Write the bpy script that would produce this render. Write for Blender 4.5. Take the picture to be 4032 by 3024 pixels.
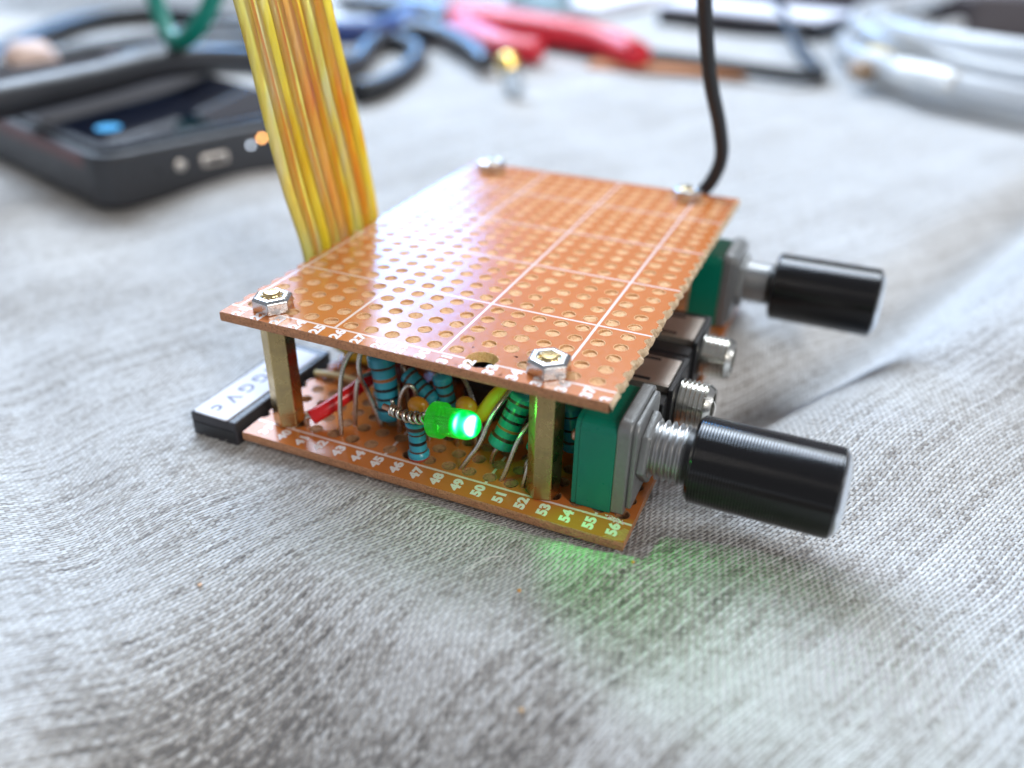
import bpy, bmesh, math, random
from mathutils import Vector, Matrix, noise

# ---------------------------------------------------------------- scale: all coordinates below are millimetres
S = 0.01
random.seed(7)
for o in list(bpy.data.objects): bpy.data.objects.remove(o)
scene = bpy.context.scene
COL = scene.collection
V = Vector

# ---------------------------------------------------------------- camera
cam_d = bpy.data.cameras.new('camera'); cam = bpy.data.objects.new('camera', cam_d); COL.objects.link(cam)
Cpos = V((61.42, -66.14, 56.41))
Rr = V((0.9165, 0.3990, 0.0160)); Rd = V((0.217, -0.465, -0.858)); Rf = V((-0.334, 0.790, -0.513))
Rf.normalize(); Rr = (Rr - Rf*Rr.dot(Rf)).normalized(); Up = Rr.cross(Rf).normalized()
M = Matrix((Rr, Up, -Rf)).transposed().to_4x4(); M.translation = Cpos*S
cam.matrix_world = M
cam_d.sensor_width = 36; cam_d.lens = 36*3297.5/4032
cam_d.clip_start = 0.05; cam_d.clip_end = 200
cam_d.dof.use_dof = True; cam_d.dof.focus_distance = 89.5*S
cam_d.dof.aperture_fstop = cam_d.lens*0.001/(2.7*S)
cam_d.dof.aperture_blades = 0
scene.camera = cam

# ---------------------------------------------------------------- world, lamps, exposure
w = bpy.data.worlds.new('World'); scene.world = w; w.use_nodes = True
bg = w.node_tree.nodes['Background']
bg.inputs[0].default_value = (0.88, 0.91, 1.0, 1); bg.inputs[1].default_value = 0.30

def area(name, pos, target, sx, sy, power, color):
    l = bpy.data.lights.new(name, 'AREA'); l.shape = 'RECTANGLE'; l.size = sx*S; l.size_y = sy*S
    l.energy = power; l.color = color
    o = bpy.data.objects.new(name, l); COL.objects.link(o)
    p = V(pos)*S; t = V(target)*S
    o.matrix_world = Matrix.Translation(p) @ (t-p).to_track_quat('-Z', 'Y').to_matrix().to_4x4()
    return o
def polar(az, el, d, c=(20, 20, 5)):
    a, e = math.radians(az), math.radians(el)
    return (c[0]+d*math.sin(a)*math.cos(e), c[1]+d*math.cos(a)*math.cos(e), c[2]+d*math.sin(e))
area('window_pane_light', polar(-32, 19.5, 1500), (20, 20, 5), 270, 250, 580, (0.10, 0.42, 1.0))
area('window_light', polar(-52, 41, 1450), (20, 20, 5), 900, 700, 2700, (0.62, 0.78, 1.0))
area('overhead_fill_light', polar(-20, 50, 1000, (-30, 60, 5)), (-60, 330, 0), 640, 420, 900, (0.84, 0.92, 1.0))  # added soft overhead fill, not an actual window; brightens the far cloth
area('right_room_light', polar(84, 22, 1200), (50, 20, 0), 300, 380, 300, (0.95, 0.97, 1.0))
area('side_room_light', polar(122, 31, 1200), (20, 20, 0), 330, 330, 560, (1.0, 0.95, 0.88))
scene.view_settings.view_transform = 'Standard'; scene.view_settings.look = 'None'
scene.view_settings.exposure = 0.12; scene.view_settings.gamma = 1.0
scene.render.resolution_x = 1024; scene.render.resolution_y = 768
scene.render.engine = 'CYCLES'

# ---------------------------------------------------------------- node helpers
class NT:
    def __init__(s, name):
        s.m = bpy.data.materials.new(name); s.m.use_nodes = True
        s.t = s.m.node_tree; s.n = s.t.nodes
        s.b = s.n['Principled BSDF']; s.out = s.n['Material Output']
    def add(s, typ, **kw):
        n = s.n.new(typ)
        for k, v in kw.items(): setattr(n, k, v)
        return n
    def put(s, inp, v):
        if isinstance(v, bpy.types.NodeSocket): s.t.links.new(v, inp)
        elif isinstance(v, (tuple, list)) and len(v) == 3 and inp.type == 'RGBA': inp.default_value = (*v, 1)
        else: inp.default_value = v
    def math(s, op, a, b=None, c=None, clamp=False):
        n = s.add('ShaderNodeMath', operation=op, use_clamp=clamp)
        s.put(n.inputs[0], a)
        if b is not None: s.put(n.inputs[1], b)
        if c is not None: s.put(n.inputs[2], c)
        return n.outputs[0]
    def coord(s):                                    # object coordinates in millimetres
        tc = s.add('ShaderNodeTexCoord'); mp = s.add('ShaderNodeVectorMath', operation='SCALE')
        s.t.links.new(tc.outputs['Object'], mp.inputs[0]); mp.inputs['Scale'].default_value = 1/S
        return mp.outputs[0]
    def map(s, vec, rot=(0, 0, 0), scale=(1, 1, 1), loc=(0, 0, 0)):
        n = s.add('ShaderNodeMapping'); s.put(n.inputs[0], vec)
        n.inputs['Rotation'].default_value = rot; n.inputs['Scale'].default_value = scale; n.inputs['Location'].default_value = loc
        return n.outputs[0]
    def sep(s, vec):
        n = s.add('ShaderNodeSeparateXYZ'); s.put(n.inputs[0], vec); return n.outputs
    def comb(s, x, y, z):
        n = s.add('ShaderNodeCombineXYZ'); s.put(n.inputs[0], x); s.put(n.inputs[1], y); s.put(n.inputs[2], z); return n.outputs[0]
    def noise(s, vec, scale, detail=3, rough=.55, out='Fac'):
        n = s.add('ShaderNodeTexNoise'); s.put(n.inputs['Vector'], vec)
        n.inputs['Scale'].default_value = scale; n.inputs['Detail'].default_value = detail; n.inputs['Roughness'].default_value = rough
        return n.outputs[out]
    def white(s, vec):
        n = s.add('ShaderNodeTexWhiteNoise', noise_dimensions='3D'); s.put(n.inputs['Vector'], vec); return n.outputs['Value']
    def ramp(s, fac, stops):
        n = s.add('ShaderNodeValToRGB'); s.put(n.inputs[0], fac); e = n.color_ramp.elements
        while len(e) < len(stops): e.new(.5)
        for i, (p, c) in enumerate(stops):
            e[i].position = p; e[i].color = (*c, 1) if len(c) == 3 else c
        return n.outputs[0]
    def mix(s, fac, a, b, blend='MIX'):
        n = s.add('ShaderNodeMix', data_type='RGBA', blend_type=blend)
        s.put(n.inputs[0], fac); s.put(n.inputs[6], a); s.put(n.inputs[7], b); return n.outputs[2]
    def remap(s, v, a, b, c, d):
        n = s.add('ShaderNodeMapRange'); s.put(n.inputs[0], v)
        for i, q in enumerate((a, b, c, d)): n.inputs[i+1].default_value = q
        return n.outputs[0]
    def bump(s, h, strength, dist, normal=None):
        n = s.add('ShaderNodeBump'); s.put(n.inputs['Height'], h); n.inputs['Strength'].default_value = strength
        n.inputs['Distance'].default_value = dist*S
        if normal is not None: s.put(n.inputs['Normal'], normal)
        return n.outputs[0]
    def base(s, **kw):
        for k, v in kw.items(): s.put(s.b.inputs[k.replace('_', ' ')], v)
        return s.m

def plastic(name, col, rough=.4, var=.12, scale=.6, bump=0.0, metal=0.0, bscale=6):
    t = NT(name); c = t.coord(); n = t.noise(c, scale, 4)
    a = tuple(x*(1-var) for x in col); b = tuple(min(1, x*(1+var)) for x in col)
    t.base(Base_Color=t.mix(n, a, b), Metallic=metal)
    r = t.noise(c, scale*3, 3); t.put(t.b.inputs['Roughness'], t.remap(r, .2, .8, rough*.75, min(1, rough*1.3)))
    if bump: t.put(t.b.inputs['Normal'], t.bump(t.noise(c, bscale, 3), bump, .15))
    return t.m

# ---------------------------------------------------------------- materials
P = 2.54
def board_coat():
    t = NT('phenolic_coat'); c = t.coord(); x, y, z = t.sep(c)
    n1 = t.noise(c, .06, 3); n2 = t.noise(t.map(c, scale=(.5, 3, 3)), .9, 3)
    col = t.mix(n1, (.52, .150, .032), (.60, .195, .048)); col = t.mix(t.math('MULTIPLY', n2, .35), col, (.42, .115, .028))
    wob = t.math('MULTIPLY', t.math('SUBTRACT', t.noise(c, .8, 2), .5), .06)
    def line(v, offs, half):
        q = t.math('ADD', v, wob); q = t.math('DIVIDE', q, 5*P)
        f = t.math('ABSOLUTE', t.math('SUBTRACT', q, t.math('ROUND', q)))
        return t.math('LESS_THAN', f, half/(5*P))
    lx = line(t.math('SUBTRACT', x, XOFF), 0, .16); ly = line(y, 0, .15)
    lx = t.math('MULTIPLY', lx, t.math('GREATER_THAN', y, 0))
    m = t.math('MAXIMUM', lx, ly); m = t.math('MULTIPLY', m, t.math('GREATER_THAN', y, -.4))
    m = t.math('MULTIPLY', m, t.math('GREATER_THAN', z, -.2))
    dust = t.remap(t.noise(c, 3.2, 4, .7), .66, .74, 0, .5)
    col = t.mix(dust, col, (.62, .40, .26))
    wear = t.remap(t.noise(c, 2.2, 3), .25, .40, .55, .95)
    col = t.mix(t.math('MULTIPLY', m, wear), col, (.80, .66, .62))
    t.base(Base_Color=col, Roughness=t.remap(t.noise(c, 1.5, 4), 0.3, .7, .16, .24), Specular_IOR_Level=.62)
    g = t.noise(c, 5.5, 2, .7)
    g2 = t.noise(c, 1.1, 2)
    t.put(t.b.inputs['Normal'], t.bump(g, .35, .02, t.bump(g2, .2, .04)))
    return t.m
XOFF = 0.0
M_COAT_UP = board_coat()
XOFF = 17.78 - 10.16*0 - 17.78 + 5.08*0 + (45.5-38.5)*P % (5*P)
M_COAT_LO = board_coat(); M_COAT_LO.name = 'phenolic_coat_lower'
M_COAT_LO.node_tree.nodes['Principled BSDF'].inputs['Specular IOR Level'].default_value = .3

def fibrous(name, a, b, dark, sx=(.35, .35, 4)):
    t = NT(name); c = t.coord()
    n = t.noise(t.map(c, scale=sx), 1.6, 6, .7); n2 = t.noise(c, 5, 5, .75)
    col = t.mix(n, a, b); col = t.mix(t.remap(n2, .50, .66, 0, .85), col, dark)
    t.base(Base_Color=col, Roughness=.8, Normal=t.bump(t.math('ADD', t.math('MULTIPLY', n, 1.2), n2), .9, .25))
    return t.m
M_EDGE = fibrous('board_edge', (.46, .18, .075), (.72, .38, .21), (.20, .065, .025), (.5, .5, 3))
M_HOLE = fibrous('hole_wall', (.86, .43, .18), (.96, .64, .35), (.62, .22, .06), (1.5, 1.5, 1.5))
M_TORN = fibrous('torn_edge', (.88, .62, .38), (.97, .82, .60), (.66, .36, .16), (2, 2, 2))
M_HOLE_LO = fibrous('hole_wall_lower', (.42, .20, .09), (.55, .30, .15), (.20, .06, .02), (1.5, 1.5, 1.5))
M_PRINT = plastic('white_print', (.80, .72, .70), .45, .06, 3)

def brass():
    t = NT('brass'); c = t.coord(); n = t.noise(t.map(c, scale=(4, 4, .12)), 2.0, 3, .5); n2 = t.noise(c, .5, 3, .5)
    col = t.mix(n, (.46, .335, .15), (.54, .41, .20)); col = t.mix(t.remap(n2, .52, .78, 0, .55), col, (.28, .22, .15))
    t.base(Base_Color=col, Metallic=1.0, Roughness=t.remap(n2, .3, .7, .20, .36), Normal=t.bump(n, .06, .01)); return t.m
M_BRASS = brass()
M_GOLD = plastic('gold_screw', (.80, .60, .30), .18, .1, 2, metal=1)
M_STEEL = plastic('nut_steel', (.56, .56, .565), .24, .08, 1.2, metal=1)
M_THREAD = plastic('thread_metal', (.50, .50, .495), .33, .12, 1.5, metal=1, bump=.15)
M_NICKEL = plastic('jack_nickel', (.74, .73, .68), .20, .1, 1.5, metal=1)
M_ZINC = plastic('cast_zinc', (.27, .275, .275), .46, .15, 1.2, metal=.7, bump=.25, bscale=5)
M_TIN = plastic('tin_plate', (.66, .60, .54), .34, .12, .7, metal=.9, bump=.05)
M_LEAD = plastic('tinned_lead', (.62, .58, .53), .28, .15, 2, metal=1)
M_COPPER = plastic('copper_lead', (.58, .34, .24), .35, .15, 2, metal=.9)
M_GREENP = plastic('green_plastic', (.0, .185, .118), .32, .08, .5, bump=.05, bscale=3)
M_BLACK = plastic('black_plastic', (.014, .014, .016), .38, .2, .8, bump=.08)
M_GREYBLK = plastic('dark_plastic_side', (.030, .028, .034), .45, .2, .8)
M_KNOB = plastic('black_knob', (.006, .0055, .006), .14, .2, .5)
M_CAP = plastic('knob_end_metal', (.82, .86, .90), .22, .05, .5, metal=1)
M_LABEL = plastic('white_label', (.66, .66, .72), .75, .04, .2)
M_INK = plastic('faded_ink', (.16, .17, .26), .7, .3, 2)
M_INKD = plastic('ink_dot', (.10, .10, .22), .5, .3, 2)
M_ORANGEC = plastic('orange_epoxy', (.62, .25, .020), .16, .12, .4)
M_YWIRE = plastic('yellow_insulation', (.78, .52, .02), .38, .1, .8)
M_RED = plastic('red_sleeve', (.62, .012, .016), .22, .15, .8)
M_SOLDER = plastic('solder', (.55, .53, .50), .3, .15, 2, metal=1)
M_CREAM = plastic('cream_strip', (.72, .60, .30), .4, .1, 1)
RB = plastic('resistor_blue', (.035, .32, .44), .18, .15, 1.2)
RT = plastic('resistor_teal', (.012, .27, .24), .18, .15, 1.2)
B_BR = plastic('band_brown', (.075, .035, .025), .3); B_BK = plastic('band_black', (.008, .010, .014), .3)
B_OR = plastic('band_orange', (.38, .12, .03), .3); B_RD = plastic('band_red', (.35, .05, .03), .3)
B_LB = plastic('band_light_blue', (.06, .33, .50), .25)

# ---------------------------------------------------------------- mesh helpers (all in mm)
def tagit(o, label=None, cat=None, group=None, kind=None):
    if label: o['label'] = label
    if cat: o['category'] = cat
    if group: o['group'] = group
    if kind: o['kind'] = kind
    return o
def finish(name, bm, mats, parent=None, smooth=False, auto=None):
    if not isinstance(mats, (list, tuple)): mats = [mats]
    bmesh.ops.recalc_face_normals(bm, faces=bm.faces[:])
    org = V((0, 0, 0))
    par_off = V((0, 0, 0))
    if parent is not None: par_off = parent.get('_org', None); par_off = V(par_off) if par_off is not None else V((0, 0, 0))
    me = bpy.data.meshes.new(name)
    for v in bm.verts: v.co = (v.co)*S
    bm.to_mesh(me); bm.free()
    for m in mats: me.materials.append(m)
    o = bpy.data.objects.new(name, me); COL.objects.link(o)
    if smooth:
        for p in me.polygons: p.use_smooth = True
        if auto is not None:
            import math as _m
            try: me.set_sharp_from_angle(angle=_m.radians(auto))
            except Exception: pass
    if parent is not None: o.parent = parent
    return o
def thing(name, label, cat, group=None):
    o = bpy.data.objects.new(name, None); COL.objects.link(o); o.empty_display_size = .01
    return tagit(o, label, cat, group)

def frame(d):
    d = V(d).normalized(); a = V((0, 0, 1)) if abs(d.z) < .9 else V((1, 0, 0))
    x = a.cross(d).normalized(); y = d.cross(x); return x, y, d
def lathe(bm, a, d, prof, seg=32, mi=None, phase=0, squash=None):
    """prof: list of (t along d, radius); material index per span in mi"""
    x, y, d = frame(d); a = V(a); rings = []
    for t, r in prof:
        c = a+d*t
        if r < 1e-6: rings.append([bm.verts.new(c)]); continue
        rings.append([bm.verts.new(c+(x*math.cos(phase+2*math.pi*k/seg)+y*math.sin(phase+2*math.pi*k/seg))*r) for k in range(seg)])
    for i in range(len(rings)-1):
        A, B = rings[i], rings[i+1]
        for k in range(seg):
            k2 = (k+1) % seg
            if len(A) == 1 and len(B) == 1: continue
            if len(A) == 1: f = bm.faces.new((A[0], B[k], B[k2]))
            elif len(B) == 1: f = bm.faces.new((A[k], A[k2], B[0]))
            else: f = bm.faces.new((A[k], A[k2], B[k2], B[k]))
            if mi: f.material_index = mi[i]
    if len(rings[0]) > 1: f = bm.faces.new(rings[0]); f.material_index = mi[0] if mi else 0
    if len(rings[-1]) > 1: f = bm.faces.new(rings[-1]); f.material_index = mi[-1] if mi else 0
def smoothpath(pts, n=8):
    pts = [V(p) for p in pts]
    if len(pts) < 3: return pts
    out = []; q = [pts[0]*2-pts[1]]+pts+[pts[-1]*2-pts[-2]]
    for i in range(1, len(q)-2):
        p0, p1, p2, p3 = q[i-1:i+3]
        for k in range(n):
            t = k/n
            out.append(.5*((2*p1)+(p2-p0)*t+(2*p0-5*p1+4*p2-p3)*t*t+(3*p1-p0-3*p2+p3)*t**3))
    out.append(pts[-1]); return out
def tube(bm, pts, r, seg=12, n=8, flat=1.0, closed=False, mi=0, taper=None, path=True):
    p = smoothpath(pts, n) if path else [V(a) for a in pts]
    if closed: pass
    d = (p[1]-p[0]).normalized(); x, y, _ = frame(d); rings = []
    for i in range(len(p)):
        dn = (p[min(i+1, len(p)-1)]-p[max(i-1, 0)])
        if dn.length < 1e-9: dn = d
        dn.normalize(); ax = d.cross(dn)
        if ax.length > 1e-7:
            ro = Matrix.Rotation(d.angle(dn), 3, ax.normalized()); x = ro @ x; y = ro @ y
        d = dn; rr = r(i/(len(p)-1)) if callable(r) else r
        rings.append([bm.verts.new(p[i]+(x*math.cos(2*math.pi*k/seg)+y*math.sin(2*math.pi*k/seg)*flat)*rr) for k in range(seg)])
    for A, B in zip(rings, rings[1:]):
        for k in range(seg):
            k2 = (k+1) % seg; f = bm.faces.new((A[k], A[k2], B[k2], B[k])); f.material_index = mi
    for c in (rings[0], rings[-1]): f = bm.faces.new(c); f.material_index = mi
def box(bm, lo, hi, bev=0, seg=2, mi=0, mat=None):
    r = bmesh.ops.create_cube(bm, size=1); vs = r['verts']
    for v in vs: v.co = V([lo[i]+(v.co[i]+.5)*(hi[i]-lo[i]) for i in range(3)])
    fs = list({f for v in vs for f in v.link_faces})
    for f in fs: f.material_index = mi
    if bev:
        es = list({e for v in vs for e in v.link_edges})
        rb = bmesh.ops.bevel(bm, geom=es, offset=bev, segments=seg, profile=.5, affect='EDGES')
        vs = list({v for f in rb['faces'] for v in f.verts} | {v for v in vs if v.is_valid})
        for f in {f for v in vs for f in v.link_faces}: f.material_index = mi
    if mat is not None: bmesh.ops.transform(bm, matrix=mat, verts=[v for v in vs if v.is_valid])
    return vs
def extrude_poly(bm, pts, z0, z1, mi=0, bev=0, mat=None):
    a = [bm.verts.new((x, y, z0)) for x, y in pts]; b = [bm.verts.new((x, y, z1)) for x, y in pts]
    n = len(pts)
    for i in range(n):
        f = bm.faces.new((a[i], a[(i+1) % n], b[(i+1) % n], b[i])); f.material_index = mi
    f = bm.faces.new(a[::-1]); f.material_index = mi; f = bm.faces.new(b); f.material_index = mi
    if mat is not None: bmesh.ops.transform(bm, matrix=mat, verts=a+b)
    return a+b
def B(): return bmesh.new()

# ================================================================ the cloth
def sstep(a, b, x):
    t = max(0, min(1, (x-a)/(b-a))); return t*t*(3-2*t)
def cloth_h(x, y):
    h = -2.6
    # valley fold running away to the right, and the ridge that faces the window beyond it
    if y < 59: xc = 45.2+(y-26)*(17.6/33.3)
    else: xc = 62.8+(y-59.4)*(32.1/86.4)
    s = (x-xc)*.9
    fade = sstep(2, 30, y)*(1-.6*sstep(180, 330, y))
    h += fade*(-7.2*math.exp(-((s-2)/6.5)**2)+5.0*math.exp(-((s-22)/13)**2))
    # swell that carries the near knob
    h += 2.3*math.exp(-(((x-62)/16)**2+((y+3)/11)**2))
    # the cloth bulges up against the front edge and the side of the boards
    h += 1.15*math.exp(-((y+5.2)/2.6)**2)*sstep(2, 12, x)*(1-sstep(46, 52, x))
    # long shallow folds over the open cloth
    q = x*.62+y*.78
    h += 1.5*sstep(20, 60, -x+.4*y)*math.sin(q*.085+1.5*noise.noise(V((x*.012, y*.012, 1))))*(1-.5*sstep(120, 300, y))
    # front: the cloth falls away towards the camera, except at the left
    mask = sstep(2, 26, x+0.25*(y+22))
    d = -(y+17+0.10*(x-30))
    if d > 0: h -= mask*(.74*d*d/(d+8))
    h += 2.6*math.exp(-(((x+2)/15)**2+((y+38)/16)**2))
    h += .9*math.exp(-(d/7)**2)*mask*sstep(-10, 20, x)
    # left crease
    s2 = (x+8)*.52+(y+22)*.85
    h += -1.9*math.exp(-(s2/6)**2)*(1-sstep(5, 30, x)) + .7*math.exp(-((s2+14)/9)**2)*(1-sstep(5, 30, x))
    far = sstep(90, 300, y)
    h += (.55+1.4*far)*(noise.noise(V((x*.022, y*.022, 3.1))))+.35*noise.noise(V((x*.07, y*.06, 9)))
    # pressed flat under the board stack
    k = sstep(-3, 3, x)*(1-sstep(44, 50, x))*sstep(-6, 0, y)*(1-sstep(62, 68, y))
    h = h*(1-k)+k*(-2.45)
    return h
def cloth():
    def axis(lo, hi, a, b, step):
        out = []; v = a
        while v <= b: out.append(v); v += step
        g = step; v = b
        while v < hi: g *= 1.18; v += g; out.append(min(v, hi))
        g = step; v = a
        while v > lo: g *= 1.18; v -= g; out.insert(0, max(v, lo))
        return out
    xs = axis(-1400, 1400, -90, 130, 1.3); ys = axis(-400, 1500, -60, 150, 1.3)
    bm = B(); g = [[bm.verts.new((x, y, cloth_h(x, y))) for x in xs] for y in ys]
    for j in range(len(ys)-1):
        for i in range(len(xs)-1): bm.faces.new((g[j][i], g[j][i+1], g[j+1][i+1], g[j+1][i]))
    t = NT('woven_linen'); c = t.coord()
    wn = t.add('ShaderNodeTexNoise'); t.put(wn.inputs['Vector'], c); wn.inputs['Scale'].default_value = .035; wn.inputs['Detail'].default_value = 2
    wn2 = t.add('ShaderNodeTexNoise'); t.put(wn2.inputs['Vector'], c); wn2.inputs['Scale'].default_value = .9; wn2.inputs['Detail'].default_value = 2
    def off(n, k):
        a = t.add('ShaderNodeVectorMath', operation='SUBTRACT'); t.put(a.inputs[0], n.outputs['Color']); a.inputs[1].default_value = (.5, .5, .5)
        b = t.add('ShaderNodeVectorMath', operation='SCALE'); t.put(b.inputs[0], a.outputs[0]); b.inputs['Scale'].default_value = k; return b.outputs[0]
    ad = t.add('ShaderNodeVectorMath', operation='ADD'); t.put(ad.inputs[0], c); t.put(ad.inputs[1], off(wn, 2.6))
    ad2 = t.add('ShaderNodeVectorMath', operation='ADD'); t.put(ad2.inputs[0], ad.outputs[0]); t.put(ad2.inputs[1], off(wn2, .22))
    r = t.map(ad2.outputs[0], rot=(0, 0, math.radians(-62)), scale=(1, 1, 0))     # u along the threads
    u, v, _ = t.sep(r)
    u = t.math('DIVIDE', u, .50); v = t.math('DIVIDE', v, .43)
    fu = t.math('FLOOR', u); fv = t.math('FLOOR', v)
    pi = math.pi
    su = t.math('ABSOLUTE', t.math('SINE', t.math('MULTIPLY', u, pi))); sv = t.math('ABSOLUTE', t.math('SINE', t.math('MULTIPLY', v, pi)))
    h1 = t.math('MULTIPLY', t.math('POWER', sv, .65), t.math('ADD', .74, t.math('MULTIPLY', .26, t.math('COSINE', t.math('MULTIPLY', pi, t.math('ADD', u, fv))))))
    h2 = t.math('MULTIPLY', t.math('POWER', su, .8), t.math('ADD', .30, t.math('MULTIPLY', .48, t.math('COSINE', t.math('MULTIPLY', pi, t.math('ADD', t.math('ADD', v, fu), 1.0))))))
    top = t.math('GREATER_THAN', h1, h2); hh = t.math('MAXIMUM', h1, h2)
    # yarn-by-yarn tone, long slubs along each yarn
    id1 = t.white(t.comb(3.0, fv, 1.0)); id2 = t.white(t.comb(fu, 7.0, 2.0))
    sl1 = t.noise(t.comb(t.math('MULTIPLY', u, .22), t.math('MULTIPLY', fv, 7.3), 0.0), 1.0, 3, .6)
    sl2 = t.noise(t.comb(t.math('MULTIPLY', fu, 5.1), t.math('MULTIPLY', v, .16), 5.0), 1.0, 3, .6)
    knot = t.white(t.comb(fu, fv, 4.0))
    a1 = t.math('ADD', t.math('MULTIPLY', id1, .30), t.math('MULTIPLY', sl1, .9)); a2 = t.math('ADD', t.math('MULTIPLY', id2, .22), t.math('MULTIPLY', sl2, .9))
    tone = t.math('ADD', t.math('MULTIPLY', top, a1), t.math('MULTIPLY', t.math('SUBTRACT', 1.0, top), a2))
    tone = t.math('ADD', tone, t.math('MULTIPLY', t.math('SUBTRACT', knot, .5), .26))
    big = t.noise(c, .045, 3)
    tone = t.math('ADD', tone, t.math('MULTIPLY', t.math('SUBTRACT', big, .5), .35))
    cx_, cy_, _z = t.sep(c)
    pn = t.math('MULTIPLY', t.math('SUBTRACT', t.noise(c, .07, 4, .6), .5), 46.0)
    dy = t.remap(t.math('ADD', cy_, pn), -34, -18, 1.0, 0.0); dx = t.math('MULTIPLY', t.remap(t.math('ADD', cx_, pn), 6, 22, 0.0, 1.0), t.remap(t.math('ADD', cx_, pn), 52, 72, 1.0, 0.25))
    shade_flecks = t.math('MULTIPLY', dx, dy)  # dark flecks plus shade in front of the boards, painted into the yarn tone
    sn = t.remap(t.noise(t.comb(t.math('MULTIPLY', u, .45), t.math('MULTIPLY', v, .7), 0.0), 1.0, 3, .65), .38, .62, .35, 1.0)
    dark_mottle = t.math('MULTIPLY', t.remap(t.noise(c, .028, 3), .52, .68, 0, .35), t.remap(cy_, 40, 90, 1.0, 0.0))  # dark noise patches in the yarn tone, fading out towards the back
    tone = t.math('SUBTRACT', tone, t.math('MULTIPLY', t.math('MAXIMUM', t.math('MULTIPLY', shade_flecks, sn), t.math('MULTIPLY', dark_mottle, sn)), .55))
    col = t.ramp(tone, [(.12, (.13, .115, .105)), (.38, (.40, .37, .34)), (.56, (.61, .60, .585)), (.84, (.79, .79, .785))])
    gap = t.remap(hh, .10, .50, .0, 1.0)
    col = t.mix(gap, (.07, .062, .056), col)
    fz = t.noise(t.map(ad2.outputs[0], rot=(0, 0, math.radians(-40)), scale=(1, 3, 1)), 7, 3, .7)
    col = t.mix(t.math('MULTIPLY', fz, .18), col, (.75, .74, .72))
    hsum = t.math('ADD', hh, t.math('MULTIPLY', fz, .30)); hsum = t.math('ADD', hsum, t.math('MULTIPLY', tone, .35))
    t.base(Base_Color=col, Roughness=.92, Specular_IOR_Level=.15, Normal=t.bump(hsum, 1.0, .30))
    t.put(t.b.inputs['Sheen Weight'], .25); t.put(t.b.inputs['Sheen Roughness'], .5)
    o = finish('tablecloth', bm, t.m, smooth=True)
    tagit(o, 'grey heathered woven linen cloth with soft folds under everything', 'tablecloth', kind='structure')
cloth()

# ================================================================ the board stack
stack = thing('circuit_board_stack', 'two orange perforated boards on brass posts with lit green LED and black knobs', 'circuit board')
HT = 15.2; TH = 1.12; HR = .76

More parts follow.
